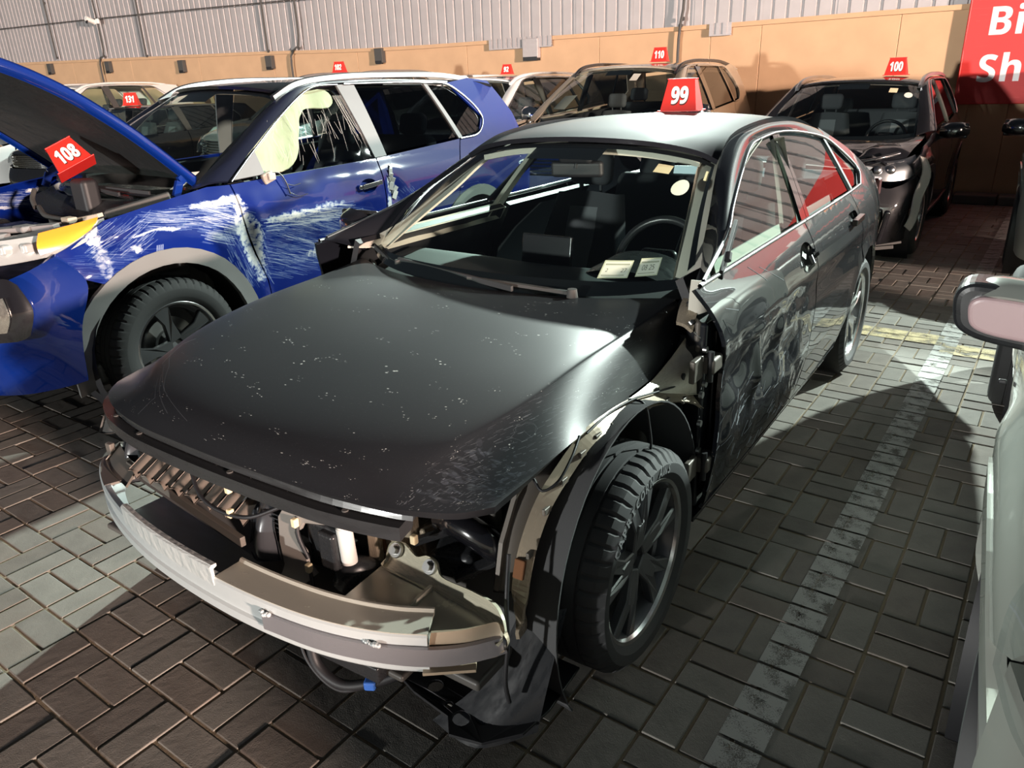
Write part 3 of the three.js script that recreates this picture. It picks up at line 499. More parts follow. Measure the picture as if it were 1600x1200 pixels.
  put('handle_recess', [cup(fr, s, holeR, 0.03)], paintDoor, dR);
  put('wheel_house', [latheX([[0.38, -0.10], [0.38, 0.10]], 32).translate(s * 0.80, 0.36, -1.415)], M.black, sedan);
  wheel(sedan, 'rear_wheel', s * 0.80, 0.333, -1.415, { face: M.rimBright, turn: 0.25, w: 0.225 }, s);
}
// torn handle hole with bent metal on the left front door
{ const dF = sedan.children.find(c => c.name === 'front_door'); const r = rng(6);
  put('handle_hole', [cup(left(true), 1, holeF, 0.05)], M.undercoat, dF);
  const bits = []; for (let i = 0; i < 9; i++) { const a = i / 9 * 6.283, z = -0.11 + 0.085 * Math.cos(a), y = 0.925 + 0.045 * Math.sin(a); bits.push(bar([SX(z, y, true) + 0.002, y, z], [SX(z, y, true) + 0.006 + r() * 0.012, y + (r() - 0.5) * 0.045, z + (r() - 0.5) * 0.06], 0.012 + r() * 0.012, 0.003, [1, 0.2, 0])); }
  put('bent_metal', bits, M.blackGloss, dF);
  put('lock_stub', [rod([0.905, 0.93, -0.13], [0.925, 0.9, -0.12], 0.008)], M.steel, dF);
  // scuffs of bare paint
  const sc = []; for (let i = 0; i < 60; i++) { const z = 0.95 - r() * 0.9, y = 0.32 + r() * 0.34 + (z > 0.7 ? 0.15 * r() : 0), L = 0.015 + r() * 0.06, an = -0.9 + r() * 0.7; const q = (t) => { const zz = z + Math.cos(an) * L * t, yy = y + Math.sin(an) * L * t; return [SX(zz, yy, true) + 0.0006, yy, zz]; }; sc.push(tube([q(0), q(0.5), q(1)], 0.0006 + r() * 0.0005, 6, 4)); }
  for (const [z, y, dz, dy] of [[0.86, 0.955, -0.10, -0.03], [0.9, 0.93, -0.03, -0.05], [0.55, 1.02, -0.12, -0.07], [0.45, 1.0, -0.2, -0.09]]) { const q = (t) => [SX(z + dz * t, y + dy * t, true) + 0.0008, y + dy * t, z + dz * t]; sc.push(tube([q(0), q(0.5), q(1)], 0.001, 6, 4)); }
  put('scratches', sc, std({ color: C(0.32, 0.34, 0.37), roughness: 0.7 }), dF).userData.kind = 'stuff';
  put('mirror_mount', [bar([0.845, 1.045, 0.80], [0.79, 1.16, 0.52], 0.012, 0.035), rod([0.85, 1.085, 0.76], [0.845, 1.105, 0.74], 0.012)], M.black, dF);
}
// roof, screens, tail
const roofRows = [
  [[0, 1.405, 0.275], [0.3, 1.392, 0.25], [0.5, 1.36, 0.218], [0.594, 1.322, 0.205]],
  [[0, 1.443, 0.05], [0.3, 1.433, 0.04], [0.48, 1.412, 0.02], [0.566, 1.394, 0.0]],
  [[0, 1.468, -0.3], [0.3, 1.458, -0.3], [0.46, 1.442, -0.3], [0.552, 1.424, -0.3]],
  [[0, 1.474, -0.7], [0.3, 1.464, -0.7], [0.46, 1.449, -0.7], [0.546, 1.431, -0.7]],
  [[0, 1.452, -1.05], [0.3, 1.442, -1.05], [0.46, 1.426, -1.05], [0.548, 1.405, -1.05]],
  [[0, 1.40, -1.36], [0.3, 1.39, -1.36], [0.46, 1.378, -1.35], [0.555, 1.352, -1.34]]].map(sym);
put('roof', [patch(roofRows, 40, 40, { thick: 0.02, flip: true })], phy({ color: C(0.010, 0.011, 0.014), roughness: 0.65, specularIntensity: 0.08, clearcoat: 0.26, clearcoatRoughness: 0.12 }), sedan);
const wsB = [[0, 0.955, 1.015], [0.3, 0.958, 0.985], [0.55, 0.968, 0.90], [0.735, 0.985, 0.76]], wsT = [[0, 1.402, 0.28], [0.3, 1.39, 0.256], [0.5, 1.358, 0.224], [0.59, 1.325, 0.208]];
const wsRow = (t) => wsB.map((b, i) => { const a = wsT[i], k = 0.03 * Math.sin(Math.PI * t); return [lerp(b[0], a[0], t), lerp(b[1], a[1], t) + k, lerp(b[2], a[2], t) + k * 0.6]; });
const wsAt = (s, t, off = 0) => { const rr = [0, 0.33, 0.66, 1].map(k => sym(wsRow(k)).map(P3)); const f = (a, b) => catmull(rr.map(q => catmull(q, a)), b), e = 0.01, p = f(s, t), n = f(s + e, t).sub(f(s - e, t)).cross(f(s, t + e).sub(f(s, t - e))).normalize(); return p.add(n.multiplyScalar(off)); };
const windscreen = put('windscreen', [gridGeo(24, 16, (u, v) => wsAt(u, v))], M.screen, sedan);
{ // black ceramic border behind the glass: sides, foot and header
  const strip = (f, nu, nv) => gridGeo(nu, nv, f);
  put('windscreen_border', [strip((u, v) => wsAt(u, v * 0.115 * (1 - 0.3 * (2 * u - 1) ** 2), -0.004), 24, 3), strip((u, v) => wsAt(u, 1 - 0.055 + v * 0.055, -0.004), 24, 3), strip((u, v) => wsAt(u * 0.028, v, -0.004), 2, 16), strip((u, v) => wsAt(0.972 + u * 0.028, v, -0.004), 2, 16), strip((u, v) => wsAt(lerp(0.41, 0.59, u), 1 - 0.16 + v * 0.16, -0.005), 6, 3)], M.frit, windscreen);
  put('mirror_camera_box', [rbox(0.16, 0.05, 0.12, 0.02, -0.02, 1.355, 0.19, 0.5)], M.black, windscreen);
  const im = new THREE.Group(); im.name = 'rear_view_mirror'; sedan.add(im);
  put('mirror_shell', [rbox(0.24, 0.07, 0.035, 0.018, -0.03, 1.285, 0.19, 0.1, 0.15), rod([-0.03, 1.29, 0.2], [-0.02, 1.34, 0.2], 0.012)], M.black, im);
  // stickers
  const label = (txts) => canvasTex(256, 160, (x, w, h) => { x.fillStyle = '#c9ceb4'; x.fillRect(0, 0, w, h); x.fillStyle = '#e6e6da'; x.fillRect(12, 12, w - 24, h - 24); x.fillStyle = '#3d4438'; for (const [t, s, px, py] of txts) { x.font = s + 'px sans-serif'; x.fillText(t, px, py); } x.fillStyle = '#7c8468'; for (let i = 0; i < 22; i++) x.fillRect(22 + i * 9.6, 28, 6, 14); for (let i = 0; i < 14; i++) x.fillRect(22 + i * 14, 128, 9, 8); });
  const stick = (s0, s1, t0, t1, mat, lbl, sk = 0) => put('sticker', [gridGeo(4, 4, (u, v) => wsAt(lerp(s0, s1, u) + sk * (v - 0.5), lerp(t0, t1, v), -0.007))], mat, windscreen, lbl);
  stick(0.755, 0.825, 0.125, 0.215, std({ map: label([['27', 46, 172, 104], ['2', 40, 40, 100]]), roughness: 0.7 }), 'wide paper label with a 27 printed on it');
  stick(0.842, 0.893, 0.13, 0.225, std({ map: label([['08 25', 62, 46, 104]]), roughness: 0.7 }), 'small paper label reading 08 25');
  stick(0.745, 0.795, 0.80, 0.865, M.cream, 'blank cream square sticker'); stick(0.945, 0.975, 0.80, 0.89, M.cream, 'cream sticker in the upper corner');
  put('sticker', [gridGeo(20, 4, (u, v) => { const a = u * 6.2832, r = v; return wsAt(0.862 + 0.032 * r * Math.cos(a), 0.715 + 0.062 * r * Math.sin(a), -0.007); })], M.paper, windscreen, 'round pale sticker');
  // header lining seen through the screen
  put('headliner_edge', [sweep(smoothLine(sym([[0, 1.368, 0.235], [0.3, 1.356, 0.212], [0.52, 1.322, 0.178]]), 6), [[-0.018, -0.012], [0.018, -0.012], [0.018, 0.012], [-0.018, 0.012]])], M.beigeTrim, sedan);
  put('headliner', [patch([sym([[0, 1.37, 0.22], [0.3, 1.358, 0.2], [0.53, 1.325, 0.17]]), sym([[0, 1.41, -0.3], [0.3, 1.40, -0.3], [0.52, 1.375, -0.3]]), sym([[0, 1.39, -1.1], [0.3, 1.38, -1.1], [0.52, 1.35, -1.1]])], 16, 16, { flip: false })], M.beigeTrim, sedan);
}
put('rear_window', [patch([sym([[0, 1.398, -1.37], [0.3, 1.388, -1.37], [0.555, 1.35, -1.35]]), sym([[0, 1.25, -1.74], [0.3, 1.243, -1.73], [0.6, 1.215, -1.68]]), sym([[0, 1.105, -2.04], [0.3, 1.10, -2.02], [0.66, 1.085, -1.95]])], 20, 14, { flip: true })], M.privacy, sedan);
put('boot_lid', [patch([sym([[0, 1.10, -2.04], [0.3, 1.095, -2.02], [0.66, 1.08, -1.95]]), sym([[0, 1.085, -2.25], [0.35, 1.08, -2.23], [0.74, 1.055, -2.15]]), sym([[0, 1.085, -2.43], [0.35, 1.075, -2.41], [0.74, 1.04, -2.34]]), sym([[0, 0.80, -2.47], [0.35, 0.80, -2.45], [0.74, 0.80, -2.38]])], 20, 18, { flip: true })], M.blackPaint, sedan);
put('rear_bumper', [patch([sym([[0, 0.80, -2.47], [0.4, 0.8, -2.45], [0.76, 0.8, -2.38]]), sym([[0, 0.55, -2.52], [0.4, 0.55, -2.5], [0.78, 0.55, -2.4]]), sym([[0, 0.28, -2.46], [0.4, 0.28, -2.44], [0.76, 0.28, -2.35]])], 20, 10, { flip: true })], M.blackPaint, sedan);
for (const s of [1, -1]) put('tail_lamp', [rbox(0.22, 0.12, 0.1, 0.02, s * 0.68, 0.93, -2.36)], M.redDark, sedan);
put('underbody', [rbox(1.56, 0.1, 4.1, 0.03, 0, 0.23, -0.35), rbox(1.3, 0.35, 0.08, 0.02, 0, 0.5, 0.92), rbox(1.4, 0.5, 0.06, 0.02, 0, 0.56, 1.0)], M.undercoat, sedan);
put('cabin_floor', [rbox(1.5, 0.04, 2.4, 0.01, 0, 0.32, -0.3)], M.cloth, sedan);
// interior
put('dashboard', [patch([sym([[0, 0.90, 0.97], [0.35, 0.905, 0.94], [0.72, 0.91, 0.76]]), sym([[0, 0.945, 0.72], [0.35, 0.945, 0.70], [0.74, 0.935, 0.6]]), sym([[0, 0.92, 0.48], [0.35, 0.925, 0.47], [0.74, 0.92, 0.45]]), sym([[0, 0.70, 0.42], [0.35, 0.7, 0.42], [0.74, 0.7, 0.42]])], 24, 16, { flip: false, thick: 0.02 })], std({ color: C(0.045, 0.046, 0.05), roughness: 0.7 }), sedan);
put('instrument_hood', [patch([[[0.2, 0.935, 0.62], [0.3, 0.965, 0.62], [0.4, 0.975, 0.62], [0.5, 0.965, 0.62], [0.6, 0.935, 0.62]], [[0.19, 0.93, 0.40], [0.29, 0.99, 0.40], [0.4, 1.005, 0.40], [0.51, 0.99, 0.40], [0.61, 0.93, 0.40]]], 16, 6, { thick: 0.02, flip: false })], M.plastic, sedan);
put('dashboard_screen', [rbox(0.24, 0.14, 0.015, 0.006, 0, 0.985, 0.5, -0.15)], M.blackGloss, sedan);
steeringWheel(sedan, 0.40, 0.93, 0.27);
seat(sedan, 0.40, -0.25, 0.32); seat(sedan, -0.40, -0.25, 0.32);
put('rear_bench', [rbox(1.3, 0.16, 0.5, 0.06, 0, 0.46, -1.02, -0.1), rbox(1.3, 0.62, 0.14, 0.06, 0, 0.78, -1.38, -0.35), rbox(0.22, 0.15, 0.1, 0.04, 0.4, 1.12, -1.5, -0.3), rbox(0.22, 0.15, 0.1, 0.04, -0.4, 1.12, -1.5, -0.3)], M.cloth, sedan);
put('parcel_shelf', [box(1.2, 0.02, 0.5, 0, 1.06, -1.72)], M.black, sedan);
put('centre_console', [rbox(0.24, 0.25, 1.0, 0.04, 0, 0.5, 0.0)], M.plastic, sedan);
doorMirror(sedan, -0.80, 1.05, 0.66, -1, M.blackGloss, 0.95);
// ---------- sedan: bonnet and the opened-up front ----------
const bonnetTex = canvasTex(2048, 2048, (x, w, h) => { // u across (right side to left side of the car), v from the screen to the nose
  x.fillStyle = '#1b1c1f'; x.fillRect(0, 0, w, h); const r = rng(17);
  for (let i = 0; i < 16000; i++) { x.fillStyle = `rgba(${90 + r() * 60},${90 + r() * 60},${95 + r() * 60},${0.05 + r() * 0.10})`; const s = 1 + r() * 2.2; x.fillRect(r() * w, r() * h, s, s); }
  for (let i = 0; i < 260; i++) { const cx = r() * w, cy = r() * h, n = 1 + r() * 5; for (let k = 0; k < n; k++) { x.fillStyle = `rgba(190,190,185,${0.3 + r() * 0.5})`; x.beginPath(); x.ellipse(cx + (r() - 0.5) * 40, cy + (r() - 0.5) * 40, 1 + r() * 2.6, 1 + r() * 2.6, r() * 3, 0, 7); x.fill(); } }
  const line = (a, wd, al) => { x.strokeStyle = `rgba(175,178,182,${al})`; x.lineWidth = wd; x.beginPath(); x.moveTo(a[0] * w, a[1] * h); for (let i = 2; i < a.length; i += 2) x.lineTo(a[i] * w, a[i + 1] * h); x.stroke(); };
  line([0.255, 0.30, 0.235, 0.40, 0.262, 0.425], 3, 0.5); line([0.33, 0.06, 0.35, 0.16, 0.30, 0.24], 2, 0.35); line([0.15, 0.42, 0.30, 0.30, 0.36, 0.2], 2.4, 0.3); line([0.30, 0.26, 0.4, 0.12], 5, 0.16); line([0.27, 0.30, 0.44, 0.12], 2, 0.3);
  for (let i = 0; i < 700; i++) { const u = 0.83 + r() * 0.16, v = 0.02 + r() * 0.75, a = 0.8 + r() * 0.6, L = 0.004 + r() * 0.02; line([u, v, u + Math.cos(a) * L * 0.5, v + Math.sin(a) * L], 0.8 + r() * 1.6, 0.10 + r() * 0.34); }
  for (let i = 0; i < 120; i++) { const u = 0.86 + 0.12 * r(), v = 0.08 + 0.3 * r(); x.fillStyle = `rgba(150,160,175,${0.05 + r() * 0.08})`; x.beginPath(); x.ellipse(u * w, v * h, 5 + r() * 26, 4 + r() * 10, r() * 3, 0, 7); x.fill(); }
  for (const [cu, cv] of [[0.90, 0.44], [0.93, 0.60]]) { let px = cu, py = cv; for (let i = 0; i < 26; i++) { const a = i * 0.4, q = 0.016 + 0.01 * r(); line([px, py, cu + Math.cos(a) * q * 0.8, cv + Math.sin(a) * q * 1.4], 1.4, 0.28); px = cu + Math.cos(a) * q * 0.8; py = cv + Math.sin(a) * q * 1.4; } }
  for (let i = 0; i < 70; i++) line([0.08 + r() * 0.05, 0.88 + r() * 0.06, 0.10 + r() * 0.08, 0.87 + r() * 0.07], 0.9, 0.16);
});
bonnetTex.wrapS = bonnetTex.wrapT = THREE.ClampToEdgeWrapping;
const bonnetMat = phy({ color: C(1, 1, 1), map: bonnetTex, roughness: 0.8, specularIntensity: 0.16, clearcoat: 0.4, clearcoatRoughness: 0.3 });
const bonnetRows = [ // half rows from the centre to the left edge
  [[0, 0.955, 1.02], [0.22, 0.958, 1.01], [0.42, 0.962, 0.985], [0.60, 0.966, 0.915], [0.70, 0.964, 0.86], [0.722, 0.956, 0.858], [0.745, 0.92, 0.88], [0.768, 0.85, 0.925]],
  [[0, 0.962, 1.15], [0.22, 0.963, 1.15], [0.42, 0.962, 1.14], [0.60, 0.957, 1.10], [0.69, 0.948, 1.06], [0.714, 0.936, 1.06], [0.744, 0.88, 1.06], [0.772, 0.80, 1.07]],
  [[0, 0.952, 1.40], [0.22, 0.953, 1.40], [0.42, 0.95, 1.40], [0.59, 0.942, 1.40], [0.675, 0.932, 1.40], [0.70, 0.918, 1.40], [0.745, 0.86, 1.40], [0.78, 0.80, 1.40]],
  [[0, 0.928, 1.68], [0.22, 0.928, 1.68], [0.42, 0.924, 1.68], [0.56, 0.914, 1.67], [0.65, 0.902, 1.67], [0.68, 0.888, 1.67], [0.738, 0.84, 1.67], [0.785, 0.798, 1.67]],
  [[0, 0.884, 1.93], [0.22, 0.884, 1.93], [0.40, 0.878, 1.92], [0.52, 0.870, 1.90], [0.595, 0.86, 1.89], [0.635, 0.846, 1.88], [0.715, 0.812, 1.86], [0.78, 0.785, 1.84]],
  [[0, 0.835, 2.08], [0.20, 0.834, 2.075], [0.37, 0.828, 2.06], [0.47, 0.822, 2.04], [0.54, 0.815, 2.02], [0.595, 0.806, 2.0], [0.70, 0.788, 1.96], [0.772, 0.776, 1.92]],
  [[0, 0.775, 2.15], [0.19, 0.773, 2.145], [0.36, 0.77, 2.135], [0.46, 0.769, 2.12], [0.53, 0.768, 2.105], [0.60, 0.767, 2.085], [0.705, 0.766, 2.035], [0.766, 0.768, 1.97]]];
const bonnet = put('bonnet', [patch(bonnetRows.map(sym), 72, 60, { thick: 0.022, flip: true })], bonnetMat, sedan, 'dusty scratched black bonnet');
const noseAt = (s, dy, dz) => { const r = sym(bonnetRows[6]).map(P3), q = catmull(r, s); return [q.x, q.y + dy, q.z + dz]; };
{ // inner frame and ribbed cover below the nose
  const N = 40, line = Array.from({ length: N + 1 }, (_, i) => noseAt(lerp(0.0, 0.86, i / N), -0.02, -0.03));
  put('bonnet_inner_frame', [sweep(line, [[-0.02, -0.012], [0.016, -0.012], [0.02, 0.004], [-0.012, 0.012]])], M.plastic, bonnet);
  const l2 = Array.from({ length: N + 1 }, (_, i) => noseAt(lerp(0.0, 0.845, i / N), -0.048, -0.03));
  const cover = put('radiator_cover', [sweep(l2, [[-0.05, -0.022], [0.012, -0.026], [0.02, -0.02], [0.022, 0.006], [0.010, 0.012], [-0.05, 0.014]])], M.plastic, sedan, 'ribbed black cover strip over the radiator');
  for (let i = 0; i < 16; i++) { const q = noseAt(lerp(0.04, 0.80, i / 15), -0.05, -0.008); put('cover_rib', [box(0.005, 0.03, 0.008, q[0], q[1], q[2])], M.dustyPlastic, cover); }
  for (let i = 0; i < 4; i++) { const q = noseAt(lerp(0.16, 0.7, i / 3), -0.036, -0.004); put('cover_clip', [cyl(0.008, 0.009, 0.008, ...q)], M.dustyPlastic, cover); }
}
// cowl and wipers
put('cowl_panel', [patch([sym([[0, 0.895, 1.02], [0.4, 0.90, 0.99], [0.60, 0.905, 0.90], [0.69, 0.91, 0.82]]), sym([[0, 0.915, 0.99], [0.4, 0.92, 0.96], [0.60, 0.927, 0.87], [0.70, 0.935, 0.79]])], 30, 4, { thick: 0.03, flip: true })], M.black, sedan);
function wiper(a, b, c) { const g = new THREE.Group(); g.name = 'wiper'; sedan.add(g); put('wiper_arm', [bar(a, b, 0.02, 0.012), cyl(0.016, 0.02, 0.03, ...a)], M.dustyPlastic, g); put('wiper_blade', [bar([lerp(b[0], c[0], -0.55), lerp(b[1], c[1], -0.55), lerp(b[2], c[2], -0.55)], c, 0.012, 0.02)], M.rubberDust, g); }
wiper([0.40, 0.975, 0.985], [-0.05, 0.978, 0.975], [-0.46, 0.99, 0.90]); wiper([-0.46, 0.975, 0.90], [-0.60, 0.985, 0.84], [-0.72, 1.0, 0.77]);
// left inner structure: hinge pillar, apron, wheel-arch rail
put('hinge_pillar', [rbox(0.07, 0.66, 0.18, 0.012, 0.834, 0.60, 0.875), rbox(0.02, 0.5, 0.05, 0.008, 0.868, 0.64, 0.86)], M.blackPaint, sedan);
for (const y of [0.80, 0.45]) { const h = new THREE.Group(); h.name = 'door_hinge'; sedan.add(h); put('hinge_leaf', [rbox(0.02, 0.075, 0.075, 0.006, 0.866, y, 1.03), rbox(0.05, 0.055, 0.085, 0.012, 0.885, y, 0.95)], M.primerDark, h); put('hinge_pin', [cyl(0.010, 0.010, 0.10, 0.895, y, 0.985)], M.black, h); }
for (const [y, z] of [[0.85, 0.975], [0.70, 0.985], [0.60, 0.985], [0.73, 0.96], [0.5, 0.98]]) put('pillar_bolt', [cyl(0.011, 0.011, 0.012, 0.872, y, z, 0, 0, Math.PI / 2, 12)], M.steel, sedan);
put('pillar_foot_panel', [patch([[[0.842, 1.05, 0.82], [0.845, 1.0, 0.82], [0.85, 0.95, 0.82]], [[0.835, 1.05, 0.91], [0.838, 1.0, 0.91], [0.842, 0.95, 0.91]], [[0.79, 1.05, 0.915], [0.79, 1.0, 0.925], [0.79, 0.93, 0.93]]], 6, 4, { thick: 0.012, flip: true })], M.beigeTrim, sedan);
{ const hg = new THREE.Group(); hg.name = 'bonnet_hinge'; sedan.add(hg);
  put('hinge_arm', [patch([[[0.745, 0.972, 0.86], [0.775, 0.972, 0.845], [0.80, 0.965, 0.86]], [[0.76, 0.955, 0.93], [0.79, 0.957, 0.925], [0.82, 0.945, 0.93]], [[0.775, 0.93, 0.985], [0.805, 0.925, 0.985], [0.83, 0.905, 0.98]]], 6, 10, { thick: 0.014, flip: true })], M.primer, hg);
  put('hinge_bolt', [cyl(0.013, 0.013, 0.012, 0.79, 0.97, 0.91, 0.2, 0, 0, 6)], M.steel, hg); put('hinge_bolt', [cyl(0.011, 0.011, 0.012, 0.82, 0.93, 0.975, 0, 0, 0.8, 6)], M.steel, hg);
  put('hinge_spring', [tube([[0.83, 0.90, 0.97], [0.85, 0.88, 0.96], [0.845, 0.90, 0.945]], 0.005, 12, 6)], M.steel, hg); }
const apron = put('apron_panel', [patch([
  [[0.79, 0.86, 0.945], [0.775, 0.81, 1.05], [0.776, 0.79, 1.18], [0.777, 0.79, 1.33]],
  [[0.835, 0.84, 0.935], [0.81, 0.785, 1.03], [0.793, 0.772, 1.17], [0.785, 0.783, 1.33]],
  [[0.85, 0.77, 0.945], [0.828, 0.745, 1.02], [0.803, 0.755, 1.16], [0.793, 0.778, 1.33]],
  [[0.853, 0.69, 0.955], [0.83, 0.705, 1.02], [0.809, 0.738, 1.15], [0.798, 0.77, 1.33]]], 28, 16, { thick: 0.01, flip: true })], std({ color: C(0.64, 0.59, 0.48), roughness: 0.55, roughnessMap: texRep(grime, 2, 2) }), sedan, 'bare primer-coloured apron panel above the wheel');
put('apron_recess', [rbox(0.02, 0.07, 0.06, 0.01, 0.826, 0.90, 0.945, 0, 0.7, 0)], M.primerDark, apron); put('sealer_lump', [rbox(0.025, 0.03, 0.05, 0.01, 0.835, 0.845, 0.945, 0, 0.7, 0)], M.primerDark, apron);
for (const [y, z, r] of [[0.765, 1.02, 0.011], [0.765, 1.17, 0.011], [0.75, 1.17, 0.006]]) put('rubber_plug', [cyl(r, r, 0.008, z < 1.1 ? 0.822 : 0.799, y, z, 0, 0, Math.PI / 2, 16)], M.rubber, apron);  // dark discs painted as the shade inside open holes of the apron
{ // folded flange that follows the wheel arch down to the nose
  const arcP = [[0.852, 0.655, 0.935], [0.84, 0.69, 0.985], [0.818, 0.728, 1.08], [0.806, 0.765, 1.22], [0.80, 0.79, 1.34], [0.797, 0.80, 1.48], [0.79, 0.79, 1.60], [0.782, 0.745, 1.70], [0.775, 0.69, 1.79], [0.768, 0.60, 1.855], [0.762, 0.50, 1.885], [0.758, 0.42, 1.89], [0.755, 0.36, 1.89]];
  const p = smoothLine(arcP, 6);
  put('arch_rail', [sweep(p, [[-0.022, -0.016], [0.016, -0.024], [0.022, -0.018], [-0.012, 0.010]])], M.primer, sedan, 'beige folded wheel-arch rail');
  for (const i of [10, 15, 20, 25, 30, 34, 38, 43, 48, 54]) { const q = p[i]; put('arch_clip', [rbox(0.010, 0.018, 0.032, 0.003, q[0] + 0.014, q[1] - 0.018, q[2])], M.primerDark, sedan); }
  put('apron_stay', [patch([[[0.70, 0.77, 1.67], [0.70, 0.745, 1.75], [0.70, 0.62, 1.86], [0.70, 0.47, 1.90]], [[0.735, 0.765, 1.66], [0.735, 0.735, 1.74], [0.735, 0.61, 1.845], [0.735, 0.47, 1.885]], [[0.765, 0.745, 1.65], [0.764, 0.71, 1.72], [0.758, 0.59, 1.82], [0.75, 0.47, 1.86]]], 16, 8, { thick: 0.012, flip: true }), sweep([[0.712, 0.76, 1.70], [0.712, 0.70, 1.81], [0.712, 0.60, 1.875], [0.712, 0.48, 1.905]], [[-0.006, -0.006], [0.006, -0.006], [0.006, 0.006], [-0.006, 0.006]])], M.primerDark, sedan);
  put('rusty_end', [rbox(0.03, 0.05, 0.012, 0.004, 0.768, 0.55, 1.885, -0.3)], M.rust, sedan);
  // wiring along the rail
  put('arch_cable', [tube([[0.79, 0.80, 1.34], [0.83, 0.795, 1.335], [0.85, 0.72, 1.33], [0.862, 0.66, 1.345], [0.858, 0.635, 1.37]], 0.004, 24, 6)], M.black, sedan); put('arch_cable', [tube([[0.785, 0.80, 1.62], [0.80, 0.77, 1.69], [0.795, 0.73, 1.755], [0.77, 0.715, 1.78], [0.74, 0.735, 1.77]], 0.004, 24, 6)], M.black, sedan); put('arch_cable', [tube([[0.815, 0.745, 1.06], [0.81, 0.775, 1.2], [0.806, 0.805, 1.34], [0.80, 0.815, 1.48], [0.795, 0.802, 1.6]], 0.003, 30, 6)], M.black, sedan);
  put('hanging_wire', [tube([[0.77, 0.62, 1.93], [0.79, 0.52, 1.975], [0.80, 0.42, 1.99], [0.795, 0.30, 2.0], [0.80, 0.24, 1.995]], 0.006, 30, 6)], M.black, sedan);
}
// black plastic liner in the wheel arch
put('wheel_arch_liner', [gridGeo(30, 10, (u, v) => { const a = lerp(-0.55, 2.95, u), R = lerp(0.44, 0.468, v) + 0.012 * Math.sin(u * 20) * (1 - v); return V(lerp(0.56, 0.865 - 0.01 * Math.sin(a), v), 0.335 + R * Math.sin(a), 1.415 + R * 0.98 * Math.cos(a)); }, { thick: 0.005 }), patch([[[0.60, 0.35, 1.06], [0.70, 0.33, 1.05], [0.80, 0.31, 1.02]], [[0.62, 0.18, 1.02], [0.70, 0.18, 1.01], [0.80, 0.2, 1.0]]], 6, 4, { thick: 0.005 })], std({ color: C(0.055, 0.056, 0.058), roughness: 0.85, bumpMap: texRep(grit, 5, 5), bumpScale: 0.001 }), sedan);
put('liner_flap', [patch([[[0.74, 0.40, 1.83], [0.80, 0.40, 1.83], [0.85, 0.41, 1.80]], [[0.70, 0.24, 1.96], [0.78, 0.22, 1.97], [0.86, 0.24, 1.92]], [[0.60, 0.13, 2.06], [0.74, 0.115, 2.06], [0.85, 0.13, 1.95]]], 12, 10, { thick: 0.004, flip: true })], M.plastic, sedan);
// front wheels
wheel(sedan, 'front_wheel', 0.80, 0.335, 1.415, { turn: 0.1, letters: ['CAPRICORN AWS', 0.95, 0.105, 0.272, 0.028] }, 1);
wheel(sedan, 'front_wheel', -0.80, 0.335, 1.415, { turn: 0.5, detail: false }, -1);
put('front_fender', [panel([[0.98, 0.80], [1.4, 0.73], [1.9, 0.68], [1.9, 0.6], ...arc(1.415, 0.34, 0.39, 0.5, Math.PI - 0.2, 10), [0.95, 0.3]], right, { side: 1, cell: 0.08 })], M.blackPaint, sedan);
// crash beam
const beamAlu = std({ color: C(0.50, 0.53, 0.53), metalness: 0.25, roughness: 0.45, bumpMap: texRep(grime, 3, 1), bumpScale: 0.0005 }), beamPale = std({ color: C(0.44, 0.42, 0.36), metalness: 0.2, roughness: 0.48, roughnessMap: texRep(grime, 2, 2), bumpMap: texRep(grime, 2, 2), bumpScale: 0.0005 });
const beamPath = smoothLine([[-0.90, 0.45, 1.95], [-0.86, 0.45, 2.02], [-0.78, 0.45, 2.085], [-0.60, 0.45, 2.165], [-0.30, 0.45, 2.235], [0, 0.45, 2.262], [0.25, 0.45, 2.26], [0.45, 0.45, 2.235], [0.60, 0.45, 2.19], [0.69, 0.45, 2.145]], 6);
const beam = put('crash_beam', [sweep(beamPath, [[-0.055, -0.05], [0, -0.052], [0.004, -0.046], [0.004, -0.022], [-0.004, -0.018], [-0.004, 0.022], [0.004, 0.026], [0.004, 0.048], [-0.002, 0.054], [-0.018, 0.054], [-0.018, -0.038], [-0.055, -0.04]].map(q => [-q[0], q[1]]).reverse())], beamAlu, sedan, 'bare aluminium crash beam across the front');
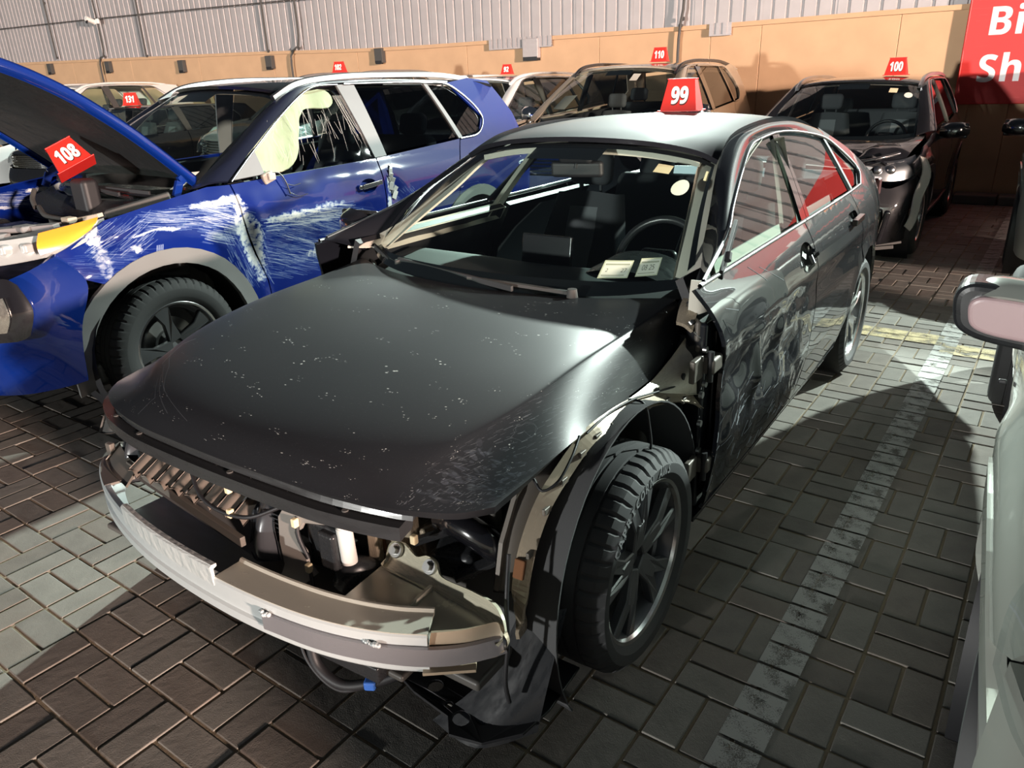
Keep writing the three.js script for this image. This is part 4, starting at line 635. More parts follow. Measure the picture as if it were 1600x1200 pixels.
{ const cut = (a, b) => beamPath.filter(q => q[0] > a && q[0] < b);
  put('beam_top_plate', [sweep(cut(0.06, 0.7), [[0.0, 0.048], [0.0, 0.055], [0.075, 0.055], [0.08, 0.062], [0.086, 0.062], [0.08, 0.046]])], beamPale, beam);
  put('beam_top_plate', [sweep(cut(-0.92, -0.62), [[0.0, 0.048], [0.0, 0.055], [0.09, 0.055], [0.09, 0.046]])], M.primerDark, beam);
  put('beam_lip', [sweep(cut(-0.44, 0.10), [[-0.006, 0.03], [-0.008, 0.085], [-0.002, 0.09], [0.012, 0.088], [0.012, 0.08], [0.002, 0.076], [0.002, 0.03]])], std({ color: C(0.52, 0.54, 0.53), metalness: 0.3, roughness: 0.5, bumpMap: texRep(grime, 6, 2), bumpScale: 0.006 }), beam, 'pale bumpy lip plate on the beam');
  const part = smoothLine([[0.27, 0.45, 2.266], [0.45, 0.45, 2.243], [0.60, 0.45, 2.198], [0.69, 0.45, 2.155], [0.755, 0.452, 2.108], [0.80, 0.458, 2.065], [0.825, 0.462, 2.035]], 8);
  put('beam_face_plate', [sweep(part, [[0.006, -0.024], [-0.006, -0.024], [-0.006, 0.024], [0.006, 0.024]].reverse())], std({ color: C(0.34, 0.325, 0.34), metalness: 0.7, roughness: 0.4, bumpMap: texRep(grit, 3, 1), bumpScale: 0.0006 }), beam, 'brushed plate welded to the left end of the beam');
  const r = rng(23), bead = (x, z, n, L) => { const w = []; for (let i = 0; i < n; i++) w.push(at(new THREE.SphereGeometry(0.004 + r() * 0.003, 6, 5), x + (i / n - 0.5) * L, 0.476 + (r() - 0.5) * 0.006, z + 0.004 - Math.abs(i / n - 0.5) * 0.01)); put('weld_bead', [merge(w)], beamAlu, beam).userData.kind = 'stuff'; };
  bead(0.28, 2.268, 8, 0.04); bead(0.575, 2.208, 10, 0.06); }
// left crash bracket: base plates, web, rear flange with two bolts
const bracket = new THREE.Group(); bracket.name = 'crash_bracket'; sedan.add(bracket); bracket.userData.label = 'pale aluminium bracket tying the beam to the left rail';
put('bracket_plate', [plate([[0.405, 2.20], [0.39, 1.975], [0.57, 1.985], [0.575, 2.12], [0.57, 2.19]], 0.008, (u, v, w) => [u, 0.466 + w, v])], beamPale, bracket);
put('bracket_plate', [plate([[0.58, 2.12], [0.575, 1.985], [0.76, 1.995], [0.80, 2.03], [0.74, 2.08], [0.68, 2.13]], 0.008, (u, v, w) => [u, 0.47 + w, v])], beamPale, bracket);
put('bracket_flange', [patch([[[0.395, 0.50, 1.945], [0.41, 0.535, 1.94], [0.45, 0.545, 1.94], [0.50, 0.528, 1.95], [0.535, 0.542, 1.948], [0.57, 0.54, 1.955], [0.60, 0.515, 1.972], [0.70, 0.522, 1.982], [0.775, 0.53, 1.998], [0.815, 0.522, 2.02], [0.832, 0.50, 2.035]], [[0.395, 0.48, 1.955], [0.41, 0.50, 1.957], [0.45, 0.505, 1.96], [0.50, 0.50, 1.967], [0.535, 0.505, 1.967], [0.57, 0.503, 1.975], [0.60, 0.498, 1.985], [0.70, 0.50, 1.995], [0.775, 0.50, 2.01], [0.815, 0.495, 2.035], [0.83, 0.485, 2.045]], [[0.39, 0.472, 1.975], [0.41, 0.473, 1.98], [0.45, 0.473, 1.982], [0.50, 0.473, 1.985], [0.535, 0.473, 1.987], [0.57, 0.473, 1.99], [0.60, 0.473, 1.995], [0.70, 0.473, 2.005], [0.775, 0.473, 2.02], [0.81, 0.472, 2.045], [0.825, 0.47, 2.06]]], 50, 8, { thick: 0.01 })], std({ color: C(0.50, 0.47, 0.36), metalness: 0.15, roughness: 0.55, roughnessMap: texRep(grime, 2, 2) }), bracket);
put('bracket_rib', [bar([0.572, 0.48, 1.99], [0.578, 0.48, 2.12], 0.01, 0.028)], beamPale, bracket);
for (const p of [[0.43, 0.527, 1.958], [0.552, 0.527, 1.968]]) { put('bracket_bolt', [cyl(0.019, 0.021, 0.007, p[0], p[1], p[2], 1.05, 0, 0, 20), cyl(0.012, 0.012, 0.016, p[0], p[1] + 0.004, p[2] + 0.008, 1.05, 0, 0, 6)], M.steel, bracket); }
put('bracket_nose', [patch([[[0.69, 0.505, 2.13], [0.75, 0.505, 2.083], [0.80, 0.507, 2.03], [0.832, 0.50, 2.035]], [[0.69, 0.47, 2.14], [0.757, 0.47, 2.095], [0.81, 0.475, 2.05], [0.842, 0.478, 2.04]], [[0.685, 0.425, 2.13], [0.75, 0.425, 2.085], [0.80, 0.43, 2.045], [0.825, 0.45, 2.04]]], 18, 10, { thick: 0.012 }), bar([0.66, 0.405, 2.13], [0.76, 0.41, 2.06], 0.09, 0.008)], std({ color: C(0.36, 0.29, 0.21), metalness: 0.4, roughness: 0.5 }), bracket);
put('nose_hole', [cyl(0.016, 0.016, 0.006, 0.832, 0.475, 2.047, 0, 0.7, Math.PI / 2, 20)], M.steel, bracket);
// left rail end behind the bracket
put('rail_end', [rbox(0.10, 0.20, 0.04, 0.008, 0.40, 0.54, 1.90), rbox(0.03, 0.22, 0.09, 0.006, 0.335, 0.52, 1.92, 0, 0.3), rbox(0.10, 0.12, 0.5, 0.008, 0.42, 0.50, 1.64), bar([0.375, 0.44, 1.923], [0.375, 0.64, 1.923], 0.008, 0.012), bar([0.425, 0.44, 1.923], [0.425, 0.64, 1.923], 0.008, 0.012)], M.primer, sedan, 'bare front rail end with rust');
put('rail_plug', [rbox(0.012, 0.035, 0.004, 0.005, 0.44, 0.60, 1.922)], M.rubber, sedan);  // dark piece painted as the shade inside an open slot of the rail
put('rust_patch', [rbox(0.02, 0.03, 0.012, 0.006, 0.36, 0.45, 1.925)], M.rust, sedan); put('rust_patch', [rbox(0.012, 0.06, 0.01, 0.004, 0.352, 0.50, 1.924, 0, 0, 0.2)], M.rust, sedan);
// radiator area
put('bay_floor', [rbox(1.5, 0.03, 0.9, 0.01, 0, 0.30, 1.6), rbox(1.3, 0.02, 0.3, 0.008, -0.05, 0.33, 2.0), rbox(1.3, 0.34, 0.04, 0.01, 0, 0.52, 1.80), rbox(1.45, 0.5, 0.04, 0.01, 0, 0.55, 1.3)], M.undercoat, sedan);
{ const sh = new THREE.Group(); sh.name = 'grille_shutter'; sedan.add(sh); sh.userData.label = 'dusty slatted shutter behind the beam';
  const slatMat = std({ color: C(0.14, 0.118, 0.10), roughness: 0.8, roughnessMap: texRep(grime, 2, 2) });
  for (let i = 0; i < 8; i++) { const x = -0.57 + i * 0.075; put('slat', [patch([[[x - 0.026, 0.622, 1.93], [x, 0.628, 1.93], [x + 0.024, 0.612, 1.935]], [[x - 0.022, 0.578, 2.01], [x + 0.004, 0.584, 2.01], [x + 0.028, 0.566, 2.01]], [[x - 0.018, 0.54, 2.09], [x + 0.008, 0.545, 2.09], [x + 0.032, 0.526, 2.095]]], 6, 8, { thick: 0.004 })], slatMat, sh); }
  put('shutter_frame', [bar([-0.66, 0.525, 2.05], [0.02, 0.505, 2.125], 0.016, 0.03)], M.primerDark, sh); put('shutter_frame', [bar([-0.64, 0.635, 1.92], [0.02, 0.62, 1.93], 0.02, 0.02)], M.plastic, sh);
  put('radiator_core', [patch([[[-0.64, 0.61, 1.90], [0.05, 0.60, 1.92]], [[-0.66, 0.47, 2.04], [0.05, 0.45, 2.11]]], 2, 2)], M.radiator, sh); }
const duct = (x, y, z) => put('horn', [patch([[[x - 0.045, y + 0.07, z - 0.06], [x, y + 0.08, z - 0.03], [x + 0.045, y + 0.07, z - 0.03]], [[x - 0.05, y + 0.03, z - 0.01], [x, y + 0.03, z + 0.025], [x + 0.04, y + 0.02, z + 0.01]], [[x - 0.045, y - 0.03, z + 0.02], [x + 0.005, y - 0.03, z + 0.05], [x + 0.05, y - 0.04, z + 0.02]], [[x - 0.055, y - 0.08, z + 0.03], [x + 0.01, y - 0.09, z + 0.06], [x + 0.07, y - 0.085, z + 0.03]]], 10, 14, { thick: 0.008 }), tube([[x - 0.03, y + 0.05, z - 0.04], [x - 0.06, y, z], [x - 0.04, y - 0.06, z + 0.02]], 0.012, 12, 8)], std({ color: C(0.04, 0.042, 0.047), roughness: 0.3 }), sedan);
duct(-0.69, 0.55, 2.0); duct(0.045, 0.54, 2.05);
put('lamp_bracket_right', [patch([[[-0.87, 0.625, 1.985], [-0.79, 0.655, 1.995], [-0.725, 0.67, 1.985]], [[-0.865, 0.575, 2.015], [-0.79, 0.595, 2.03], [-0.735, 0.61, 2.01]]], 8, 6, { thick: 0.01 })], M.dustyPlastic, sedan);
put('tow_bracket', [patch([[[-0.80, 0.54, 1.99], [-0.70, 0.545, 2.03], [-0.58, 0.535, 2.06]], [[-0.80, 0.50, 2.05], [-0.70, 0.505, 2.09], [-0.56, 0.50, 2.12]]], 8, 5, { thick: 0.008 }), rbox(0.03, 0.1, 0.02, 0.004, -0.82, 0.50, 2.02)], M.primerDark, sedan);
// sensor module and bracket left of the shutter
{ const m = new THREE.Group(); m.name = 'sensor_bracket'; sedan.add(m); m.userData.label = 'cut-out grey bracket carrying a sensor and a white bottle';
  put('bracket_sheet', [plate([[0.115, 0.585], [0.145, 0.625], [0.20, 0.655], [0.30, 0.665], [0.385, 0.685], [0.385, 0.645], [0.28, 0.615], [0.215, 0.60], [0.20, 0.575], [0.175, 0.56], [0.185, 0.53], [0.21, 0.51], [0.215, 0.475], [0.245, 0.455], [0.12, 0.335], [0.01, 0.31], [0.03, 0.36], [0.10, 0.40], [0.12, 0.44], [0.11, 0.51]], 0.008, (u, v, w) => [u, v, 2.085 - 0.06 * (v - 0.3) - w])], std({ color: C(0.215, 0.195, 0.175), roughness: 0.6 }), m);
  put('sensor_body', [rbox(0.13, 0.15, 0.05, 0.012, 0.255, 0.52, 2.02), rbox(0.06, 0.11, 0.03, 0.01, 0.285, 0.53, 2.05)], M.plastic, m);
  put('bottle', [cyl(0.021, 0.021, 0.105, 0.328, 0.55, 2.03, 0, 0, 0.06), cyl(0.011, 0.02, 0.03, 0.326, 0.615, 2.03)], std({ color: C(0.62, 0.60, 0.56), roughness: 0.55 }), m, 'white cylinder');
  for (const c of [[0.19, 0.595, 2.075], [0.225, 0.47, 2.08], [0.50, 0.585, 1.96], [-0.075, 0.62, 2.08], [-0.03, 0.575, 2.115]]) put('connector', [rbox(0.017, 0.026, 0.017, 0.004, ...c)], M.cream, m, 'cream plug');
  for (const c of [[[0.19, 0.61, 2.065], [0.195, 0.56, 2.075], [0.215, 0.49, 2.07]], [[0.225, 0.46, 2.075], [0.24, 0.41, 2.09], [0.26, 0.37, 2.11]], [[-0.28, 0.64, 2.06], [-0.17, 0.585, 2.11], [-0.06, 0.572, 2.12], [0.05, 0.585, 2.11], [0.13, 0.62, 2.07]]]) put('sensor_cable', [tube(c, 0.006, 20, 6)], M.black, m);
  put('pipe_elbow', [tube([[0.31, 0.42, 2.04], [0.33, 0.47, 2.02], [0.36, 0.43, 1.96]], 0.035, 16, 12)], M.plastic, m);
  for (let i = 0; i < 7; i++) put('cooler_fin', [box(0.07, 0.004, 0.03, 0.085, 0.50 + i * 0.014, 2.05)], M.black, m); }
put('intake_hose', [tube([[0.50, 0.585, 1.84], [0.57, 0.60, 1.86], [0.63, 0.585, 1.86], [0.67, 0.55, 1.84], [0.67, 0.50, 1.78]], 0.04, 26, 14)], M.blackGloss, sedan);
put('bay_clutter', [rbox(0.12, 0.08, 0.1, 0.02, 0.56, 0.50, 1.86, 0.2, 0.3), bar([0.47, 0.55, 1.93], [0.56, 0.58, 1.85], 0.02, 0.02), bar([0.60, 0.49, 1.93], [0.68, 0.53, 1.86], 0.04, 0.012)], M.plastic, sedan);
// hanging splash shield with round holes, loom below the beam
{ const holes = [[0.565, 2.0, 0.022], [0.635, 2.03, 0.011], [0.685, 2.045, 0.024], [0.73, 2.015, 0.02], [0.79, 1.97, 0.02]].map(([x, z, r]) => arc(x, z, r, 0, 6.2, 14));
  put('splash_shield', [plate([[0.46, 2.02], [0.46, 1.72], [0.84, 1.72], [0.855, 1.9], [0.84, 2.0], [0.77, 2.075], [0.69, 2.10], [0.655, 2.06], [0.60, 2.055], [0.53, 2.045]], 0.006, (u, v, w) => [u, 0.17 - 0.35 * Math.max(0, 1.95 - v) * 0.2 + 0.02 * Math.sin(u * 14) * (v - 1.7) - w, v], holes)], M.black, sedan, 'black plastic splash shield hanging below the left corner'); }
put('loom', [tube([[0.30, 0.36, 2.17], [0.33, 0.27, 2.18], [0.40, 0.235, 2.17], [0.48, 0.25, 2.13], [0.55, 0.28, 2.08]], 0.014, 30, 8), tube([[0.24, 0.37, 2.16], [0.31, 0.28, 2.19], [0.40, 0.225, 2.18], [0.47, 0.24, 2.14]], 0.006, 24, 6)], M.black, sedan);
put('loom_clip', [rbox(0.03, 0.026, 0.026, 0.006, 0.475, 0.25, 2.14, 0, 0.5)], M.blueClip, sedan);
put('lower_grille_rest', [bar([-0.1, 0.35, 2.18], [0.55, 0.34, 2.15], 0.06, 0.05), rbox(0.05, 0.04, 0.04, 0.01, -0.05, 0.37, 2.20), rbox(0.06, 0.05, 0.04, 0.01, 0.05, 0.355, 2.19), rbox(0.03, 0.025, 0.03, 0.006, 0.43, 0.345, 2.17)], M.plastic, sedan);
// ---------- a family of sport-utility bodies (local frame: z forward, x to the car's left, origin under the middle of the wheelbase) ----------
function suvShape({ w = 1, h = 1, l = 1, flare = 0.018, dent } = {}) {
  const T = table([[0.2, 0.82], [0.3, 0.875], [0.45, 0.90], [0.62, 0.905], [0.80, 0.918], [0.93, 0.925], [1.0, 0.918], [1.08, 0.90], [1.19, 0.855]]);
  const plan = table([[-2.4, 0.82], [-2.2, 0.90], [-1.8, 0.96], [-1.2, 0.995], [0.6, 1], [1.2, 0.995], [1.6, 0.965], [1.9, 0.90], [2.15, 0.80], [2.3, 0.66]]);
  const X = (z0, y0, raw) => {
    const z = z0 / l, y = y0 / h, b = 1.19; let x = T(Math.min(y, b)) * plan(z);
    if (y > b) { const t = (y - b) / 0.48; x -= (0.175 * t + 0.035 * t * t) * plan(z); }
    for (const a of [1.35, -1.355]) { const r = Math.hypot(z - a, y - 0.37); x += flare * sstep(0.68, 0.58, r) * sstep(0.3, 0.5, y); }
    return x * w + (dent && !raw ? dent(z, y) : 0);
  };
  const S = (pts) => pts.map(p => [p[0] * l, p[1] * h]);
  const P = {
    fender: S([[0.86, 1.165], [1.0, 1.17], [1.2, 1.145], [1.43, 1.112], [1.60, 1.085], [1.70, 1.02], [1.86, 0.96], [1.78, 0.84], ...arc(1.35, 0.37, 0.52, 0.92, 2.9, 14), [0.80, 0.42], [0.72, 0.42], [0.735, 0.60], [0.79, 0.76], [0.84, 1.0]]),
    doorF: S([[0.85, 1.165], [0.83, 1.0], [0.78, 0.76], [0.725, 0.60], [0.71, 0.40], [0.70, 0.33], [-0.27, 0.33], [-0.30, 0.6], [-0.325, 1.0], [-0.325, 1.195]]),
    doorR: S([[-0.337, 1.195], [-0.337, 1.0], [-0.31, 0.6], [-0.28, 0.33], [-0.80, 0.36], ...arc(-1.355, 0.37, 0.54, 0.15, 1.1, 8), [-1.13, 1.0], [-1.29, 1.25]]),
    quarter: S([[-1.30, 1.25], [-1.145, 1.0], [-1.12, 0.87], ...arc(-1.355, 0.37, 0.52, 1.1, 3.0, 14), [-1.95, 0.42], [-2.28, 0.45], [-2.36, 0.80], [-2.34, 1.15], [-2.22, 1.40], [-1.98, 1.66], [-1.70, 1.685], [-1.40, 1.655], [-1.415, 1.635], [-1.69, 1.40], [-1.575, 1.275]]),
    cladF: S([...arc(1.35, 0.37, 0.535, -0.28, 3.28, 24), ...arc(1.35, 0.37, 0.455, 3.25, -0.25, 24)]),
    cladR: S([...arc(-1.355, 0.37, 0.535, -0.15, 3.3, 24), ...arc(-1.355, 0.37, 0.455, 3.25, -0.12, 24)]),
    cladS: S([[0.83, 0.42], [0.83, 0.24], [-0.83, 0.24], [-0.83, 0.38], [-0.3, 0.34], [0.70, 0.34]]),
    gF: S([[0.60, 1.195], [0.62, 1.30], [0.22, 1.545], [-0.02, 1.645], [-0.23, 1.655], [-0.318, 1.21]]),
    gR: S([[-0.44, 1.215], [-0.40, 1.66], [-1.10, 1.65], [-1.27, 1.265]]),
    gQ: S([[-1.33, 1.268], [-1.15, 1.645], [-1.40, 1.62], [-1.675, 1.395], [-1.56, 1.285]]),
    corner: S([[0.84, 1.185], [0.60, 1.195], [0.61, 1.325]]),
    pillB: S([[-0.325, 1.2], [-0.235, 1.665], [-0.395, 1.668], [-0.44, 1.205]]),
    pillC: S([[-1.285, 1.255], [-1.11, 1.66], [-1.15, 1.656], [-1.335, 1.262]]),
    top: S([[0.86, 1.185], [0.62, 1.335], [0.22, 1.56], [-0.02, 1.66], [-0.4, 1.678], [-0.9, 1.675], [-1.40, 1.648]]),
    topE: [[0.72, 1.15, 1.02], [0.68, 1.33, 0.70], [0.62, 1.53, 0.36], [0.60, 1.635, 0.10], [0.59, 1.672, -0.4], [0.59, 1.672, -0.9], [0.60, 1.655, -1.42]].map(a => [a[0] * w, a[1] * h, a[2] * l]),
  };
  return { X, P, w, h, l, at: (s, off = 0) => (z, y) => V(s * (X(z, y) + off), y, z) };
}
function suvBody(root, S, { paint, side = paint, glass = M.glass, rearGlass = M.privacy, clad = M.cladding, rails = M.satin, trim = M.satin, cell = 0.08, wheelFace = M.rim, sides = [1, -1], detail = false, wheels = true, pillar = M.dustyPlastic, uvf, roofMat = paint, top = paint, holeF } = {}) {
  const { P, w, h, l } = S;
  for (const s of sides) {
    const f = S.at(s), o = { side: -s, cell, uvf }, g = (n) => { const q = new THREE.Group(); q.name = n; root.add(q); return q; };
    put('front_fender', [panel(P.fender, f, o)], side, root);
    const dF = g('front_door'), dR = g('rear_door');
    put('door_skin', [panel(P.doorF, f, holeF && s > 0 ? { ...o, holes: [holeF] } : o)], side, dF); put('door_skin', [panel(P.doorR, f, o)], side, dR);
    put('quarter_panel', [panel(P.quarter, f, o)], side, root);
    put('wheel_arch_cladding', [panel(P.cladF, S.at(s, 0.006), { side: -s, cell: cell, thick: 0.03 })], clad, root); put('wheel_arch_cladding', [panel(P.cladR, S.at(s, 0.006), { side: -s, cell: cell, thick: 0.03 })], clad, root);
    put('sill_cladding', [panel(P.cladS, S.at(s, 0.008), { side: -s, cell: 0.15, thick: 0.03 })], clad, root);
    const gi = S.at(s, -0.014), go = { side: -s, cell: 0.15, thick: 0 };
    put('window_glass', [panel(P.gF, gi, go)], glass, dF); put('window_glass', [panel(P.gR, gi, go)], rearGlass, dR); put('quarter_glass', [panel(P.gQ, gi, go)], rearGlass, root);
    put('corner_trim', [panel(P.corner, f, { side: -s, cell: 0.1 })], pillar, dF); put('door_pillar_trim', [panel(P.pillB, f, { side: -s, cell: 0.1 })], pillar, dF); put('door_pillar_trim', [panel(P.pillC, f, { side: -s, cell: 0.1 })], pillar, dR);
    put('door_card', [panel([[0.80 * l, 1.16 * h], [0.74 * l, 0.5 * h], [-0.27 * l, 0.45 * h], [-0.32 * l, 1.18 * h]], S.at(s, -0.1), { side: -s, cell: 0.3, thick: 0.03 })], M.black, dF);
    put('door_card', [panel([[-0.34 * l, 1.18 * h], [-0.29 * l, 0.45 * h], [-0.8 * l, 0.45 * h], [-1.27 * l, 1.22 * h]], S.at(s, -0.1), { side: -s, cell: 0.3, thick: 0.03 })], M.black, dR);
    const W3 = P.top.map(([z, y]) => { const q = f(z, y); return [q.x, q.y, q.z]; }), E3 = P.topE.map(a => [a[0] * s, a[1], a[2]]);
    const Mid = W3.map((a, i) => { const b = E3[i]; return [(a[0] + b[0]) / 2 + s * 0.018, (a[1] + b[1]) / 2 + 0.016, (a[2] + b[2]) / 2 + (i < 4 ? 0.018 : 0)]; });
    put('roof_rail_panel', [patch([W3, Mid, E3], 40, 6, { thick: 0.012, flip: s < 0 })], top, root);
    const tr = (pts, r) => tube(smoothLine(pts.map(p => [p[0] * l, p[1] * h]), 4).map(([z, y]) => { const q = f(z, y); return [q.x + s * 0.004, q.y, q.z]; }), r, 60, 6);
    put('window_trim', [tr([[0.84, 1.18], [0.61, 1.33], [0.22, 1.556], [-0.02, 1.655], [-0.24, 1.666]], 0.006)], trim, dF);
    put('window_trim', [tr([[-0.3, 1.668], [-0.7, 1.668], [-1.12, 1.66], [-1.41, 1.632], [-1.69, 1.395], [-1.575, 1.278], [-1.3, 1.25]], 0.008)], trim, dR);
    const rl = [[0.60, 1.60, 0.26], [0.60, 1.675, 0.08], [0.60, 1.715, -0.3], [0.60, 1.72, -0.8], [0.60, 1.71, -1.35], [0.60, 1.675, -1.72]].map(a => [s * a[0] * w, a[1] * h, a[2] * l]);
    if (rails) put('roof_rack_rail', [sweep(smoothLine(rl, 8), [[-0.018, -0.016], [0.018, -0.016], [0.016, 0.014], [0, 0.02], [-0.016, 0.014]])], rails, root);
    put('wheel_house', [latheX([[0.46 * h, -0.12], [0.46 * h, 0.10]], 28).translate(s * 0.78 * w, 0.38 * h, 1.35 * l)], M.black, root); put('wheel_house', [latheX([[0.46 * h, -0.12], [0.46 * h, 0.10]], 28).translate(s * 0.78 * w, 0.38 * h, -1.355 * l)], M.black, root);
    if (wheels) { wheel(root, 'front_wheel', s * 0.80 * w, 0.37 * h, 1.35 * l, { R: 0.37 * h, r: 0.24 * h, w: 0.235, face: wheelFace, detail, turn: 0.3, style: 'plain', rubber: M.rubberDark }, s); wheel(root, 'rear_wheel', s * 0.80 * w, 0.37 * h, -1.355 * l, { R: 0.37 * h, r: 0.24 * h, w: 0.235, face: wheelFace, detail: false, turn: 0.1, style: 'plain', rubber: M.rubberDark }, s); }
  }
  const q = (rows) => rows.map(r => sym(r).map(a => [a[0] * w, a[1] * h, a[2] * l]));
  put('roof', [patch(q([[[0, 1.665, 0.30], [0.3, 1.655, 0.27], [0.5, 1.63, 0.20], [0.61, 1.595, 0.16]], [[0, 1.70, 0.05], [0.3, 1.695, 0.04], [0.5, 1.675, 0.02], [0.60, 1.65, 0.0]], [[0, 1.715, -0.5], [0.3, 1.71, -0.5], [0.5, 1.695, -0.5], [0.59, 1.67, -0.5]], [[0, 1.705, -1.1], [0.3, 1.70, -1.1], [0.5, 1.685, -1.1], [0.595, 1.665, -1.1]], [[0, 1.675, -1.75], [0.3, 1.67, -1.75], [0.5, 1.66, -1.74], [0.62, 1.645, -1.72]], [[0, 1.64, -2.08], [0.3, 1.635, -2.07], [0.5, 1.625, -2.05], [0.64, 1.61, -2.0]]]), 28, 30, { thick: 0.02, flip: true })], roofMat, root);
  const B = [[0, 1.10, 1.20], [0.3, 1.105, 1.17], [0.55, 1.115, 1.10], [0.72, 1.135, 0.99]], Tp = [[0, 1.66, 0.31], [0.3, 1.65, 0.28], [0.5, 1.625, 0.22], [0.615, 1.585, 0.19]];
  const row = (t) => sym(B.map((b, i) => { const a = Tp[i], k = 0.03 * Math.sin(Math.PI * t); return [lerp(b[0], a[0], t) * w, (lerp(b[1], a[1], t) + k) * h, (lerp(b[2], a[2], t) + k * 0.6) * l]; }));
  const rr = [0, 0.33, 0.66, 1].map(row).map(r => r.map(P3)), ws = (u, v, off = 0) => { const f = (a, b) => catmull(rr.map(p => catmull(p, a)), b), e = 0.01, p = f(u, v); if (!off) return p; const n = f(u + e, v).sub(f(u - e, v)).cross(f(u, v + e).sub(f(u, v - e))).normalize(); return p.add(n.multiplyScalar(off)); };
  const wsm = put('windscreen', [gridGeo(20, 12, (u, v) => ws(u, v))], M.screen, root);
  put('windscreen_border', [gridGeo(20, 2, (u, v) => ws(u, v * 0.09, -0.005)), gridGeo(20, 2, (u, v) => ws(u, 0.95 + v * 0.05, -0.005)), gridGeo(2, 12, (u, v) => ws(u * 0.03, v, -0.005)), gridGeo(2, 12, (u, v) => ws(0.97 + u * 0.03, v, -0.005)), gridGeo(6, 3, (u, v) => ws(lerp(0.42, 0.58, u), 0.85 + v * 0.15, -0.006))], M.frit, wsm);
  put('headliner', [patch(q([[[0, 1.63, 0.24], [0.55, 1.60, 0.18]], [[0, 1.67, -0.5], [0.55, 1.64, -0.5]], [[0, 1.64, -1.8], [0.55, 1.61, -1.8]]]), 10, 8, {})], M.beigeTrim, root);
  put('dashboard', [patch(q([[[0, 1.06, 1.16], [0.35, 1.06, 1.12], [0.74, 1.07, 0.98]], [[0, 1.10, 0.90], [0.35, 1.10, 0.88], [0.76, 1.09, 0.80]], [[0, 1.07, 0.66], [0.35, 1.07, 0.66], [0.76, 1.06, 0.64]], [[0, 0.8, 0.60], [0.35, 0.8, 0.60], [0.76, 0.8, 0.60]]]), 16, 10, { thick: 0.02 })], M.plastic, root);
  steeringWheel(root, 0.38 * w, 1.07 * h, 0.47 * l); seat(root, 0.38 * w, -0.1 * l, 0.48 * h); seat(root, -0.38 * w, -0.1 * l, 0.48 * h);
  put('rear_bench', [rbox(1.25 * w, 0.62, 0.15, 0.06, 0, 0.98 * h, -1.15 * l, -0.25), rbox(0.24, 0.16, 0.1, 0.04, 0.4 * w, 1.36 * h, -1.25 * l, -0.25), rbox(0.24, 0.16, 0.1, 0.04, -0.4 * w, 1.36 * h, -1.25 * l, -0.25)], M.cloth, root);
  put('tailgate_window', [patch(q([[[0, 1.60, -2.12], [0.3, 1.595, -2.11], [0.62, 1.57, -2.03]], [[0, 1.2, -2.33], [0.4, 1.2, -2.31], [0.72, 1.19, -2.24]]]), 10, 6, { flip: true })], rearGlass, root);
  put('tailgate', [patch(q([[[0, 1.2, -2.33], [0.4, 1.2, -2.31], [0.74, 1.19, -2.22]], [[0, 0.85, -2.40], [0.4, 0.85, -2.38], [0.78, 0.85, -2.26]], [[0, 0.6, -2.40], [0.4, 0.6, -2.38], [0.78, 0.6, -2.26]]]), 12, 8, { flip: true })], paint, root);
  put('rear_bumper', [patch(q([[[0, 0.62, -2.42], [0.5, 0.62, -2.4], [0.8, 0.62, -2.24]], [[0, 0.45, -2.46], [0.5, 0.45, -2.43], [0.82, 0.45, -2.24]], [[0, 0.3, -2.4], [0.5, 0.3, -2.38], [0.8, 0.3, -2.22]]]), 12, 8, { flip: true })], clad, root);
  put('underbody', [rbox(1.5 * w, 0.12, 3.9 * l, 0.03, 0, 0.3 * h, -0.2), rbox(1.4 * w, 0.5, 0.06, 0.02, 0, 0.75 * h, 0.98 * l), rbox(1.4 * w, 0.04, 2.4 * l, 0.01, 0, 0.44 * h, -0.4)], M.undercoat, root);
  return { ws, wsm, q };
}
